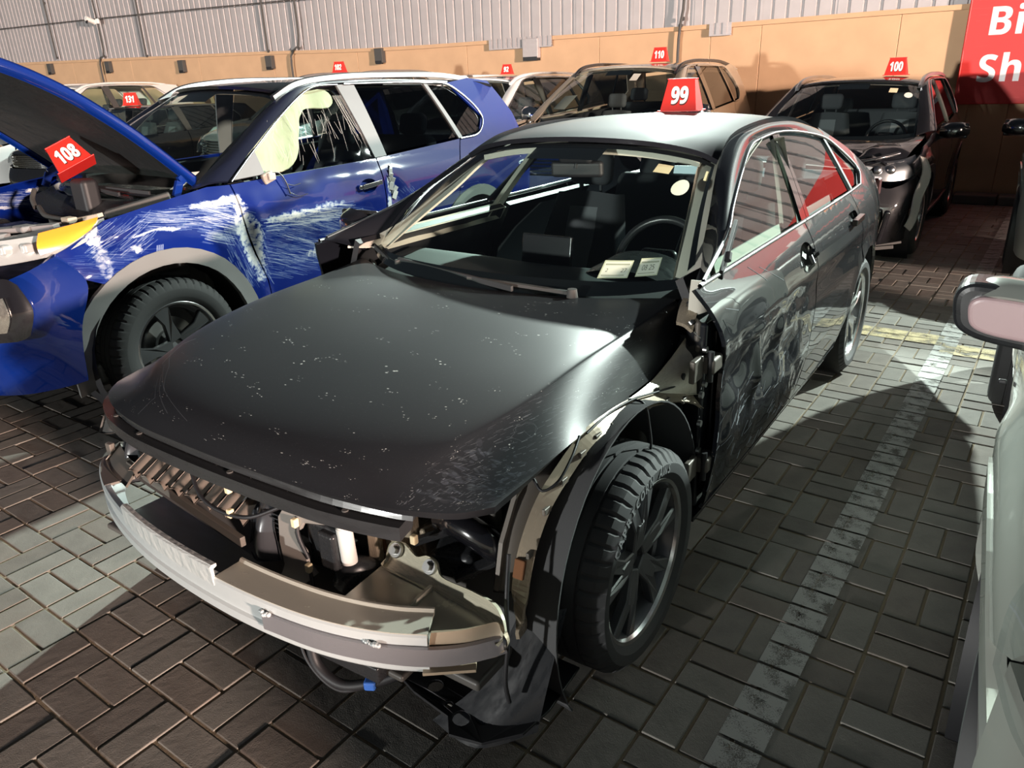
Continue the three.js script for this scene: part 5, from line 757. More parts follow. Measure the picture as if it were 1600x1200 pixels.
// closed bonnet with rounded nose, grille, lamps and bumper
function suvFront(root, S, q, { paint, lampMat = M.lens, crush, bowl = M.satin } = {}) {
  const warp = crush ? (p) => { crush(p); return p; } : undefined;
  put('bonnet', [patch(q([[[0, 1.10, 1.19], [0.35, 1.105, 1.16], [0.60, 1.12, 1.08], [0.74, 1.145, 0.98], [0.80, 1.155, 0.92]], [[0, 1.115, 1.35], [0.35, 1.115, 1.34], [0.60, 1.12, 1.30], [0.72, 1.125, 1.27], [0.80, 1.11, 1.25]], [[0, 1.09, 1.70], [0.35, 1.09, 1.70], [0.60, 1.085, 1.65], [0.70, 1.08, 1.60], [0.78, 1.06, 1.57]], [[0, 1.03, 2.02], [0.35, 1.03, 2.0], [0.58, 1.025, 1.93], [0.68, 1.02, 1.85], [0.76, 1.0, 1.78]], [[0, 0.97, 2.13], [0.35, 0.97, 2.11], [0.56, 0.97, 2.04], [0.66, 0.97, 1.96], [0.74, 0.965, 1.88]]]), 48, 40, { thick: 0.02, flip: true, warp })], paint, root);
  put('bumper', [patch(q([[[0, 0.72, 2.20], [0.4, 0.72, 2.17], [0.66, 0.74, 2.06], [0.80, 0.78, 1.90], [0.865, 0.82, 1.76]], [[0, 0.55, 2.24], [0.4, 0.55, 2.22], [0.66, 0.57, 2.12], [0.82, 0.6, 1.94], [0.88, 0.62, 1.80]], [[0, 0.40, 2.24], [0.4, 0.40, 2.22], [0.66, 0.42, 2.11], [0.82, 0.44, 1.93], [0.87, 0.45, 1.80]], [[0, 0.17, 2.16], [0.4, 0.17, 2.14], [0.64, 0.18, 2.03], [0.80, 0.2, 1.88], [0.85, 0.24, 1.79]]]), 36, 20, { thick: 0.03, flip: true, warp })], paint, root);
  const gr = new THREE.Group(); gr.name = 'grille'; root.add(gr);
  put('radiator_core', [patch(q([[[0, 0.96, 2.05], [0.35, 0.96, 2.03], [0.5, 0.96, 1.97]], [[0, 0.72, 2.11], [0.35, 0.72, 2.08], [0.5, 0.73, 2.03]]]), 12, 6, { flip: true })], M.radiator, gr);
  for (let i = 0; i < 7; i++) { const y = 0.745 + i * 0.032; put('grille_bar', [sweep(smoothLine(sym([[0, y, 2.185], [0.35, y, 2.155], [0.5, y, 2.08]]).map(a => [a[0] * S.w, a[1] * S.h, a[2] * S.l]), 6), [[-0.008, -0.008], [0.008, -0.008], [0.008, 0.008], [-0.008, 0.008]])], M.blackGloss, gr); }
  for (const s of [1, -1]) {
    const L = new THREE.Group(); L.name = 'headlamp'; root.add(L); const m = (a) => a.map(r => r.map(p => [p[0] * s * S.w, p[1] * S.h, p[2] * S.l]));
    const rows = [[[0.50, 0.965, 2.06], [0.65, 0.975, 1.99], [0.78, 0.99, 1.88], [0.85, 1.02, 1.74]], [[0.50, 0.90, 2.10], [0.68, 0.90, 2.04], [0.82, 0.92, 1.92], [0.885, 0.95, 1.79]], [[0.50, 0.82, 2.13], [0.69, 0.80, 2.07], [0.835, 0.81, 1.94], [0.89, 0.86, 1.83]]];
    put('lamp_cover', [patch(m(rows), 16, 8, { flip: s > 0, thick: 0.01, warp })], lampMat, L);
    put('lamp_bowl', [patch(m(rows.map(r => r.map(p => [p[0] * 0.96, p[1], p[2] - 0.07]))), 10, 6, { flip: s > 0 }), ...[[0.58, 0.90, 2.0], [0.68, 0.90, 1.95]].map(p => at(new THREE.SphereGeometry(0.04, 16, 12), p[0] * s * S.w, p[1] * S.h, p[2] * S.l))], bowl, L);
  }
}
// ---------- lot 108: blue sport-utility car with its bonnet up, left flank scraped ----------
const blue = thing('suv', 'blue sport utility car with its bonnet raised and a scraped left flank', 'car', [-2.955, 0, -0.39]);
const blueDent = (z, y) => {
  const g = (cz, cy, sz, sy, a) => a * Math.exp(-(((z - cz) / sz) ** 2) - (((y - cy) / sy) ** 2));
  return g(0.40, 0.74, 0.35, 0.16, -0.03) + g(0.83, 0.88, 0.05, 0.16, -0.03) + g(0.74, 0.85, 0.05, 0.2, 0.014) + g(1.66, 0.98, 0.10, 0.07, -0.035) + g(1.22, 1.03, 0.3, 0.03, 0.01) + g(-0.42, 0.97, 0.08, 0.09, -0.03) + g(0.3, 0.95, 0.4, 0.03, 0.012) + 0.005 * noise(z * 7, y * 9) * sstep(-0.5, 0, z);
};
const BS = suvShape({ dent: blueDent });
const blueUV = (z, y) => [(z + 2.45) / 4.6, y / 1.8];
const blueTex = canvasTex(2048, 1024, (x, w, h) => {
  x.fillStyle = '#02175a'; x.fillRect(0, 0, w, h); const r = rng(61), X = (z) => (z + 2.45) / 4.6 * w, Y = (y) => h - y / 1.8 * h;
  const stroke = (z, y, dz, dy, lw, al, c = '176,178,180') => { x.strokeStyle = `rgba(${c},${al})`; x.lineWidth = lw; x.lineCap = 'round'; x.beginPath(); x.moveTo(X(z), Y(y)); x.lineTo(X(z + dz), Y(y + dy)); x.stroke(); };
  const field = (n, z0, z1, y0, y1, an, L, al, lw = 1.4) => { for (let i = 0; i < n; i++) { const z = lerp(z0, z1, r()), y = lerp(y0, y1, r()), a = an + (r() - 0.5) * 0.25, l = L * (0.3 + r()); stroke(z, y, -Math.cos(a) * l, -Math.sin(a) * l, 0.5 + r() * lw, al * (0.3 + 0.7 * r())); } };
  const blot = (z, y, sz, sy, n, al) => { for (let i = 0; i < n; i++) { const a = r() * 6.28, q = Math.sqrt(r()); x.fillStyle = `rgba(180,180,178,${al * (0.3 + 0.7 * r())})`; x.beginPath(); x.ellipse(X(z + Math.cos(a) * q * sz), Y(y + Math.sin(a) * q * sy), 2 + r() * 9, 1.5 + r() * 5, r() * 3, 0, 7); x.fill(); } };
  // fender
  field(300, 1.0, 1.45, 1.0, 1.10, 0.15, 0.12, 0.5); field(240, 0.9, 1.15, 0.90, 1.10, 0.35, 0.14, 0.6, 2.2); blot(0.90, 1.09, 0.07, 0.02, 60, 0.7); blot(1.02, 1.085, 0.12, 0.012, 70, 0.6);
  blot(1.66, 1.02, 0.025, 0.05, 60, 0.8); blot(1.655, 0.90, 0.03, 0.09, 90, 0.35); field(120, 1.45, 1.72, 0.90, 1.05, -0.5, 0.10, 0.6); for (let i = 0; i < 26; i++) stroke(1.5 - i * 0.008 - 0.02 * r(), 0.985 + 0.02 * Math.sin(i / 8), -0.05, 0.006, 3, 0.6);
  field(160, 1.5, 1.9, 0.80, 0.95, 0.2, 0.15, 0.25); blot(1.5, 0.93, 0.02, 0.02, 10, 0.7); for (let i = 0; i < 4; i++) stroke(1.36 + 0.01 * i, 0.93, 0.012, -0.05, 3, 0.6);
  // door edge and skin
  blot(0.85, 0.98, 0.045, 0.13, 190, 0.75); blot(0.80, 0.85, 0.06, 0.15, 230, 0.7); blot(0.78, 0.70, 0.05, 0.1, 120, 0.5); field(200, 0.72, 1.0, 0.62, 0.95, 1.2, 0.08, 0.6);
  field(900, -0.05, 0.78, 0.62, 0.93, 0.33, 0.17, 0.42, 1.6); field(220, 0.1, 0.75, 0.88, 0.965, 0.12, 0.14, 0.75, 3.2); blot(0.5, 0.945, 0.2, 0.02, 130, 0.6); blot(0.2, 0.965, 0.14, 0.012, 50, 0.45);
  blot(0.28, 0.69, 0.12, 0.02, 60, 0.5); blot(-0.08, 0.80, 0.05, 0.10, 110, 0.35); blot(0.06, 0.70, 0.06, 0.1, 70, 0.3); field(140, -0.25, 0.1, 0.62, 0.88, 1.3, 0.10, 0.35);
  blot(-0.40, 1.02, 0.03, 0.05, 70, 0.7); blot(-0.36, 0.90, 0.02, 0.05, 50, 0.7); field(80, -0.6, -0.36, 0.82, 1.0, 0.9, 0.06, 0.6);
});
const blueSide = phy({ color: C(1, 1, 1), map: blueTex, metalness: 0, roughness: 0.5, specularIntensity: 0.12, clearcoat: 0.7, clearcoatRoughness: 0.05 });
const blueHole = smoothPoly([[-0.13, 1.07], [-0.22, 1.075], [-0.26, 1.04], [-0.22, 1.0], [-0.13, 0.995], [-0.10, 1.03]], 3);
const bb = suvBody(blue, BS, { paint: M.bluePaint, side: blueSide, top: M.navyRoof, cell: 0.035, detail: true, uvf: blueUV, holeF: blueHole, wheelFace: M.rimDark, rearGlass: M.privacy, roofMat: M.blackSuv, pillar: std({ color: C(0.12, 0.12, 0.125), roughness: 0.6 }) });
// nose: bumper corner, lamp band, fog-lamp bezel
put('bumper', [patch(bb.q([[[0, 0.80, 2.22], [0.45, 0.80, 2.20], [0.66, 0.84, 2.12], [0.80, 0.90, 1.99], [0.885, 0.965, 1.87]], [[0, 0.66, 2.26], [0.45, 0.66, 2.24], [0.68, 0.69, 2.16], [0.83, 0.74, 1.99], [0.905, 0.82, 1.765]], [[0, 0.50, 2.26], [0.45, 0.5, 2.24], [0.68, 0.52, 2.15], [0.83, 0.55, 1.98], [0.90, 0.6, 1.84]], [[0, 0.30, 2.2], [0.45, 0.3, 2.18], [0.66, 0.3, 2.08], [0.8, 0.32, 1.95], [0.87, 0.34, 1.86]]]), 40, 22, { thick: 0.03, flip: true })], M.bluePaint, blue);
for (const s of [1, -1]) {
  const m = (a) => a.map(r => r.map(p => [p[0] * s, p[1], p[2]])), L = new THREE.Group(); L.name = 'headlamp'; blue.add(L);
  put('lamp_cover', [patch(m([[[0.55, 1.045, 2.16], [0.68, 1.06, 2.06], [0.79, 1.075, 1.86], [0.845, 1.10, 1.62]], [[0.56, 0.985, 2.19], [0.70, 0.99, 2.09], [0.83, 1.02, 1.88], [0.885, 1.06, 1.68]], [[0.57, 0.94, 2.20], [0.71, 0.935, 2.11], [0.85, 0.965, 1.90], [0.89, 1.0, 1.76]]]), 20, 8, { flip: s > 0, thick: 0.012 })], M.lens, L);
  put('lamp_bowl', [patch(m([[[0.53, 1.04, 2.12], [0.66, 1.04, 2.0], [0.77, 1.055, 1.80], [0.82, 1.08, 1.60]], [[0.55, 0.94, 2.14], [0.69, 0.935, 2.05], [0.83, 0.96, 1.84], [0.86, 1.0, 1.70]]]), 16, 6, { flip: s > 0 }), ...[0, 1, 2].map(i => rbox(0.05, 0.05, 0.05, 0.015, s * (0.64 + i * 0.055), 1.0, 2.06 - i * 0.07))], std({ color: C(0.62, 0.63, 0.63), metalness: 0.45, roughness: 0.3 }), L);
  put('side_marker', [patch(m([[[0.80, 1.065, 1.88], [0.835, 1.085, 1.74], [0.853, 1.103, 1.62]], [[0.845, 1.02, 1.92], [0.878, 1.045, 1.78], [0.884, 1.085, 1.65]], [[0.855, 0.975, 1.92], [0.888, 1.005, 1.80], [0.886, 1.055, 1.68]]]), 12, 6, { flip: s > 0, thick: 0.006, warp: (p) => V(p.x + s * 0.006, p.y + 0.003, p.z) })], M.amber, L);
  put('fog_lamp_bezel', [patch(m([[[0.66, 0.86, 2.15], [0.76, 0.89, 2.06], [0.80, 0.86, 2.02]], [[0.70, 0.74, 2.17], [0.81, 0.74, 2.06], [0.845, 0.74, 2.00]], [[0.68, 0.60, 2.18], [0.79, 0.60, 2.08], [0.82, 0.62, 2.03]]]), 12, 12, { flip: s > 0, thick: 0.02, warp: (p) => V(p.x + s * 0.01, p.y, p.z + 0.01) })], M.blackGloss, blue);
  put('fog_lamp', [patch(m([[[0.70, 0.80, 2.17], [0.78, 0.81, 2.085]], [[0.71, 0.72, 2.19], [0.80, 0.72, 2.085]], [[0.70, 0.65, 2.19], [0.78, 0.65, 2.105]]]), 6, 8, { flip: s > 0, thick: 0.01, warp: (p) => V(p.x + s * 0.016, p.y, p.z + 0.016) })], M.aluDull, blue);
}
put('grille_surround', [patch(bb.q([[[0, 0.99, 2.16], [0.3, 0.985, 2.15], [0.5, 0.97, 2.12]], [[0, 0.80, 2.24], [0.3, 0.80, 2.22], [0.5, 0.80, 2.18]]]), 12, 6, { flip: true, thick: 0.02 })], M.blackGloss, blue);
// raised bonnet: outer skin in paint, dark pad below, folded blue edge
{ const rows = [[0.96, 1.215], [1.25, 1.47], [1.48, 1.645], [1.66, 1.755], [1.82, 1.83], [1.98, 1.885]];
  const edge = [0.72, 0.735, 0.73, 0.71, 0.68, 0.64], sk = (d, e) => rows.map(([z, y], i) => sym([[0, y + 0.035 - d, z - d * 0.6], [0.4, y + 0.03 - d, z - d * 0.6], [edge[i] * 0.85, y + 0.018 - d, z - d * 0.6], [edge[i] - e, y - d, z - d * 0.6]]));
  const bn = new THREE.Group(); bn.name = 'bonnet'; blue.add(bn); bn.userData.label = 'raised blue bonnet with a dark underside';
  put('bonnet_skin', [patch(sk(0, 0), 30, 30, { thick: 0.012, flip: true })], M.bluePaint, bn);
  for (const s of [1, -1]) put('bonnet_edge', [patch([rows.map(([z, y], i) => [s * edge[i], y, z]), rows.map(([z, y], i) => [s * (edge[i] + 0.004), y - 0.03, z + 0.012]), rows.map(([z, y], i) => [s * (edge[i] - 0.015), y - 0.05, z + 0.02])], 30, 6, { flip: s > 0, thick: 0.006 })], M.bluePaint, bn);
  put('bonnet_pad', [patch(sk(0.05, 0.03), 30, 30, { thick: 0.01 })], std({ color: C(0.009, 0.0095, 0.01), roughness: 0.9, bumpMap: texRep(grime, 3, 3), bumpScale: 0.02 }), bn);
  for (const s of [1, -1]) { const hg = new THREE.Group(); hg.name = 'bonnet_hinge'; blue.add(hg); put('hinge_arm', [bar([s * 0.70, 1.235, 1.0], [s * 0.71, 1.20, 1.06], 0.02, 0.05), bar([s * 0.71, 1.20, 1.06], [s * 0.715, 1.12, 1.10], 0.02, 0.045)], M.bluePaint, hg); }
}
// engine bay
put('bay_floor', [rbox(1.45, 0.06, 1.0, 0.02, 0, 0.72, 1.6), rbox(1.4, 0.35, 0.05, 0.01, 0, 0.90, 1.12)], M.undercoat, blue);
put('cowl_trough', [patch(bb.q([[[0, 1.09, 1.20], [0.4, 1.095, 1.16], [0.70, 1.12, 1.06]], [[0, 1.04, 1.30], [0.4, 1.045, 1.26], [0.70, 1.09, 1.14]], [[0, 1.02, 1.38], [0.4, 1.03, 1.34], [0.71, 1.07, 1.20]]]), 20, 8, { thick: 0.02, flip: true })], M.plastic, blue);
put('weather_strip', [tube([[-0.2, 1.06, 1.40], [0.05, 1.035, 1.48], [0.3, 1.03, 1.46], [0.52, 1.05, 1.38], [0.64, 1.08, 1.25], [0.70, 1.13, 1.12]], 0.014, 50, 8), tube([[-0.2, 1.06, 1.42], [-0.3, 1.10, 1.38], [-0.36, 1.14, 1.33]], 0.014, 16, 8)], M.dustyPlastic, blue);
put('cowl_side_box', [bar([0.52, 1.045, 1.40], [0.70, 1.12, 1.12], 0.08, 0.07)], M.dustyPlastic, blue);
for (const [a, b] of [[[0.45, 1.115, 1.20], [-0.2, 1.16, 1.18]], [[0.62, 1.12, 1.12], [-0.05, 1.15, 1.22]]]) { const g = new THREE.Group(); g.name = 'wiper'; blue.add(g); put('wiper_arm', [bar(a, b, 0.02, 0.014)], M.blackGloss, g); put('wiper_blade', [bar([a[0] - 0.1, a[1] + 0.02, a[2] + 0.01], [b[0] - 0.15, b[1] + 0.02, b[2]], 0.012, 0.02)], M.black, g); }
put('lamp_carrier', [patch(bb.q([[[0, 1.02, 1.98], [0.4, 1.02, 1.93], [0.66, 1.06, 1.72], [0.78, 1.085, 1.55]], [[0, 1.0, 2.10], [0.4, 1.0, 2.06], [0.68, 1.04, 1.86], [0.80, 1.08, 1.62]]]), 24, 5, { thick: 0.03, flip: true })], std({ color: C(0.15, 0.14, 0.14), roughness: 0.55 }), blue);
put('lock_carrier', [bar([-0.5, 1.03, 1.95], [0.5, 1.03, 1.95], 0.16, 0.03), bar([0.3, 1.04, 1.93], [0.62, 1.06, 1.70], 0.08, 0.025), rbox(0.1, 0.03, 0.08, 0.01, 0.5, 1.055, 1.80)], std({ color: C(0.16, 0.15, 0.15), roughness: 0.6 }), blue);
put('engine_cover', [rbox(0.6, 0.12, 0.35, 0.04, 0.0, 0.93, 1.62), rbox(0.22, 0.14, 0.2, 0.03, 0.42, 0.95, 1.5), rbox(0.2, 0.1, 0.2, 0.03, -0.45, 0.95, 1.6)], M.plastic, blue);
put('air_filter_box', [rbox(0.16, 0.20, 0.10, 0.03, 0.07, 1.115, 1.25)], M.black, blue);
put('bay_hose', [tube([[0.1, 0.98, 1.75], [0.3, 0.99, 1.72], [0.45, 0.98, 1.62], [0.55, 0.97, 1.45]], 0.022, 30, 8), tube([[0.2, 0.97, 1.85], [0.35, 0.98, 1.83], [0.5, 1.0, 1.74]], 0.016, 24, 8)], M.black, blue);
put('bay_canister', [rbox(0.09, 0.05, 0.1, 0.015, 0.47, 1.0, 1.70)], M.redDark, blue);
put('fender_brace', [bar([0.55, 1.06, 1.62], [0.70, 1.09, 1.52], 0.05, 0.02), rbox(0.07, 0.03, 0.05, 0.006, 0.60, 1.075, 1.63)], std({ color: C(0.33, 0.28, 0.22), roughness: 0.6 }), blue);
// door handle, plug where the mirror was, airbag curtain
{ const dF = blue.children.find(c => c.name === 'front_door'), f = BS.at(1);
  const h0 = f(-0.10, 1.035), h1 = f(-0.28, 1.05);
  put('door_handle', [bar([h0.x + 0.02, h0.y, h0.z], [h1.x + 0.025, h1.y, h1.z], 0.02, 0.03), rbox(0.03, 0.03, 0.03, 0.008, h0.x + 0.006, h0.y, h0.z + 0.01)], M.chrome, dF);
  put('handle_recess', [cup(f, 1, blueHole, 0.035)], M.bluePaint, dF);
  put('mirror_plug', [rbox(0.03, 0.06, 0.075, 0.01, f(0.60, 1.19).x + 0.02, 1.175, 0.60, 0.3), rbox(0.04, 0.04, 0.05, 0.008, f(0.6, 1.19).x + 0.035, 1.18, 0.59)], std({ color: C(0.33, 0.29, 0.25), roughness: 0.6 }), dF);
  const c = (z, y, o = 0.03) => { const q = f(z, y); return [q.x + o, q.y, q.z]; };
  put('mirror_cable', [tube([c(0.57, 1.20), c(0.52, 1.19), c(0.50, 1.14), c(0.49, 1.07, 0.02)], 0.004, 20, 6), tube([c(0.50, 1.13, 0.025), c(0.45, 1.115, 0.03), c(0.40, 1.12, 0.03)], 0.002, 12, 5), tube([c(0.49, 1.08, 0.02), c(0.43, 1.05, 0.015), c(0.36, 1.055, 0.02)], 0.002, 12, 5)], M.black, dF);
  const ib = (z, y, k) => { const q = f(z, y); return V(q.x - 0.07 - k, q.y, q.z); };
  const bagPoly = smoothPoly([[0.60, 1.19], [0.60, 1.30], [0.40, 1.43], [0.22, 1.53], [0.0, 1.62], [-0.16, 1.635], [-0.20, 1.57], [-0.13, 1.53], [0.02, 1.53], [0.12, 1.49], [0.20, 1.38], [0.26, 1.28], [0.36, 1.20], [0.50, 1.18]], 3);
  put('curtain_airbag', [panel(bagPoly, (z, y) => ib(z, y, 0.02 * Math.sin(z * 22 + y * 9) + 0.012 * noise(z * 14, y * 12)), { side: -1, cell: 0.02, thick: 0.012 })], M.bag, blue, 'hanging cream airbag curtain in the front window');
  const cracks = []; const r = rng(77); for (let i = 0; i < 46; i++) { const z = 0.45 - r() * 0.7, y = 1.21 + r() * 0.3, a = 0.5 + r() * 1.6, L = 0.04 + r() * 0.16; const p = (t) => { const q = f(z - Math.cos(a) * L * t * 0.5, y + Math.sin(a) * L * t); return [q.x - 0.012, q.y, q.z]; }; if (y + Math.sin(a) * L < 1.6 && z > -0.28) cracks.push(tube([p(0), p(0.5), p(1)], 0.0007, 5, 4)); }
  for (let i = 0; i < 14; i++) { const z = -0.17 - i * 0.008; const p = (t) => { const q = f(z - 0.06 * t, 1.60 - 0.36 * t * (0.6 + 0.4 * r())); return [q.x - 0.012, q.y, q.z]; }; cracks.push(tube([p(0), p(0.5), p(1)], 0.0008, 5, 4)); }
  put('glass_scratches', cracks, std({ color: C(0.5, 0.52, 0.5), roughness: 0.6 }), dF); }
function S3(f, o) { return (z, y) => { const q = f(z, y); q.x += o; return q; }; }
{ const dR = blue.children.find(c => c.name === 'rear_door'), f = BS.at(1), r = rng(12), b = [];
  for (let i = 0; i < 7; i++) { const z = -0.40 + 0.04 * (r() - 0.5), y = 0.92 + i * 0.03, q = f(z, y), p = f(z - 0.03 + 0.03 * r(), y + 0.05); b.push(bar([q.x + 0.006, q.y, q.z], [p.x + 0.012 + 0.012 * r(), p.y, p.z], 0.02 + 0.015 * r(), 0.004, [1, 0, 0.3])); }
  put('torn_edge', b, std({ color: C(0.55, 0.55, 0.52), roughness: 0.5, metalness: 0.3 }), dR); }
put('screen_label', [gridGeo(4, 4, (u, v) => bb.ws(lerp(0.86, 0.905, u) + 0.03 * v, lerp(0.07, 0.20, v), 0.004))], M.paper, bb.wsm, 'pale label slip on the windscreen');
put('broken_glass_crumbs', (() => { const r = rng(9), l = []; for (let i = 0; i < 40; i++) { const q = bb.ws(0.90 + r() * 0.09, 0.02 + r() * 0.08, 0.008); l.push(box(0.006 + r() * 0.012, 0.006, 0.006 + r() * 0.012, q.x, q.y, q.z, r() * 3, r() * 3, 0)); } return l; })(), M.lens, bb.wsm).userData.kind = 'stuff';
lotSign('108', 'red lot number 108 leaning at the foot of the windscreen of the blue car', [-2.86, 1.27, 0.885], 1.08, [-0.35, 0.45], 0.78);
// ---------- lot 100: black sport-utility car with a crushed bonnet, by the wall ----------
{ const c = thing('suv', 'black sport utility car with a crushed bonnet and torn bumper, near the wall', 'car', [-0.12, 0, -6.1]);
  const S = suvShape({ w: 1.0, h: 0.915, l: 0.93 });
  const b = suvBody(c, S, { paint: M.blackSuv, rails: M.satin, cell: 0.08, clad: M.black, glass: M.privacy });
  const crush = (p) => { // left front corner pushed up and in
    const k = Math.exp(-(((p.x - 0.42) / 0.42) ** 2) - (((p.z - 1.95) / 0.38) ** 2)); p.z -= 0.12 * k; p.y += 0.04 * k * Math.sin(p.x * 14 + 1) + k * 0.07 * noise(p.x * 6, p.z * 7, 3); p.y -= 0.05 * k * sstep(0.6, 0.2, p.x); };
  suvFront(c, S, b.q, { paint: M.blackSuv, crush });
  put('crumple_fold', [patch(b.q([[[0.05, 1.02, 1.85], [0.3, 1.05, 1.80], [0.6, 1.03, 1.72]], [[0.0, 0.97, 2.0], [0.3, 0.93, 1.98], [0.62, 0.98, 1.86]], [[0.05, 0.94, 2.08], [0.32, 0.99, 2.05], [0.64, 0.95, 1.95]]]).map(r => r.slice(Math.floor(r.length / 2))), 16, 12, { flip: true, thick: 0.015, warp: (p, u, v) => V(p.x, p.y + 0.05 * noise(u * 5, v * 4, 9), p.z) })], M.blackGloss, c);
  put('bonnet_edge_bar', [tube([[0.05, 0.90, 2.0], [0.3, 0.89, 1.99], [0.55, 0.92, 1.9], [0.72, 0.96, 1.76]], 0.012, 30, 8)], M.blackGloss, c);
  doorMirror(c, 0.885, 1.06, 0.60, 1, M.blackGloss, 1.0); doorMirror(c, -0.885, 1.06, 0.60, -1, M.blackGloss, 1.0);
  put('torn_fender', [patch([[[0.86, 0.92, 1.62], [0.90, 0.90, 1.55]], [[0.90, 0.75, 1.68], [0.96, 0.72, 1.6]], [[0.88, 0.55, 1.75], [0.93, 0.5, 1.66]], [[0.84, 0.35, 1.80], [0.88, 0.3, 1.74]]], 4, 14, { flip: false, thick: 0.01, warp: (p, u, v) => V(p.x + 0.015 * Math.sin(v * 9), p.y, p.z) })], std({ color: C(0.42, 0.40, 0.37), metalness: 0.3, roughness: 0.45 }), c);
  put('fog_lamp', [rbox(0.1, 0.16, 0.06, 0.03, 0.62, 0.36, 2.0, 0, 0.4)], M.aluDull, c); put('fog_lamp_frame', [rbox(0.16, 0.3, 0.05, 0.03, 0.62, 0.36, 1.97, 0, 0.4, 0.1), rbox(0.05, 0.34, 0.05, 0.02, 0.70, 0.34, 1.98, 0.2, 0.4, -0.2)], M.blackGloss, c);
  put('hanging_lip', [bar([0.28, 0.13, 2.10], [0.80, 0.20, 1.95], 0.12, 0.03), bar([0.5, 0.16, 2.05], [0.86, 0.235, 1.93], 0.03, 0.02)], M.dustyPlastic, c);
  for (const [s0, s1, t0, t1, m, l] of [[0.70, 0.755, 0.78, 0.86, M.cream, 'cream square sticker'], [0.815, 0.89, 0.70, 0.80, M.paper, 'round pale sticker']]) put('sticker', [gridGeo(14, 3, (u, v) => { if (m === M.cream) return b.ws(lerp(s0, s1, u), lerp(t0, t1, v), 0.003); const a = u * 6.2832; return b.ws((s0 + s1) / 2 + (s1 - s0) / 2 * v * Math.cos(a), (t0 + t1) / 2 + (t1 - t0) / 2 * v * Math.sin(a), 0.003); })], m, b.wsm, l);
  lotSign('100', 'red lot number 100 on the roof of the black car by the wall', [0.17, 1.572, -6.35], -0.02, [0, 0], 0.84);
}
// ---------- lot 110: large beige sport-utility car ----------
{ const c = thing('suv', 'tall beige sport utility car with roof rails under lot number 110', 'car', [-2.62, 0, -5.72], 0.05);
  const S = suvShape({ w: 1.06, h: 1.05, l: 1.02 }); const b = suvBody(c, S, { paint: M.beigePaint, rails: M.plastic, cell: 0.1, clad: M.beigePaint, glass: M.glass, trim: M.beigePaint, pillar: M.frit });
  suvFront(c, S, b.q, { paint: M.beigePaint });
  doorMirror(c, -0.90, 1.26, 0.66, -1, M.chrome, 1.15); doorMirror(c, 0.90, 1.26, 0.66, 1, M.chrome, 1.15);
  put('screen_paper', [gridGeo(6, 6, (u, v) => b.ws(lerp(0.10, 0.25, u) + 0.04 * v, lerp(0.30, 0.55, v), -0.03))], M.paper, b.wsm, 'sheet of paper behind the screen');
  put('sticker', [gridGeo(4, 4, (u, v) => b.ws(lerp(0.60, 0.645, u), lerp(0.74, 0.86, v), 0.003))], M.paper, b.wsm); put('sticker', [gridGeo(4, 4, (u, v) => b.ws(lerp(0.90, 0.945, u), lerp(0.02, 0.20, v), 0.003))], M.paper, b.wsm);
  lotSign('110', 'red lot number 110 on the roof of the tall beige car', [-2.37, 1.806, -5.95], 0.18, [0, 0], 0.76);
}
// ---------- further cars of the back row ----------
{ const c = thing('suv', 'white sport utility car half hidden between the blue and the beige car', 'car', [-4.95, 0, -5.9], 0.02);
  const S = suvShape({ w: 1.0, h: 1.01, l: 1 }); const b = suvBody(c, S, { paint: M.whitePaint, cell: 0.12, rails: M.whitePaint, clad: M.whitePaint, glass: M.glass }); suvFront(c, S, b.q, { paint: M.whitePaint });
  put('dome_lamp', [rbox(0.12, 0.02, 0.05, 0.008, 0.36, 1.70, 0.1)], M.plastic, c);
  lotSign('92', 'red lot number 92 on the roof of the half hidden white car', [-4.62, 1.74, -6.0], 0.25, [0, 0], 0.6);
}
{ const c = thing('suv', 'silver car hidden behind the roof of the blue car', 'car', [-7.6, 0, -5.6]); const S = suvShape({ w: 1.02, h: 1.08, l: 1 });
  const b = suvBody(c, S, { paint: M.silverPaint, cell: 0.14, clad: M.silverPaint, sides: [1, -1] }); suvFront(c, S, b.q, { paint: M.silverPaint });
  lotSign('102', 'red lot number peeping over the roof of the blue car', [-7.62, 1.862, -5.8], 0.35, [0, 0], 0.75);
}
{ const c = thing('suv', 'dark low car behind the raised bonnet with lot number 131 on its roof', 'car', [-11.9, 0, -4.9], 0.1); const S = suvShape({ w: 0.98, h: 0.86, l: 1 });
  const b = suvBody(c, S, { paint: M.blackSuv, cell: 0.14, clad: M.blackSuv, rails: null }); suvFront(c, S, b.q, { paint: M.blackSuv });
  lotSign('131', 'red lot number 131 seen above the raised blue bonnet', [-12.0, 1.475, -4.9], 0.75, [0, 0], 1.02);
}
{ const c = thing('suv', 'white sport utility car far left beyond the raised bonnet', 'car', [-15.2, 0, -5.5], 0.08); const S = suvShape({ w: 1.06, h: 1.10, l: 1.05 });
  const b = suvBody(c, S, { paint: M.whitePaint, cell: 0.14, clad: M.whitePaint, rails: M.whitePaint, rearGlass: M.glass }); suvFront(c, S, b.q, { paint: M.whitePaint }); }
{ const c = thing('suv', 'pale grey car beyond the mirror of the nearest grey car', 'car', [2.42, 0, -5.95]); const S = suvShape({ w: 1.0, h: 0.98, l: 1 });
  const b = suvBody(c, S, { paint: M.silverPaint, cell: 0.07, clad: M.silverPaint }); suvFront(c, S, b.q, { paint: M.silverPaint });
  doorMirror(c, -0.90, 1.10, 0.62, -1, M.blackGloss); }
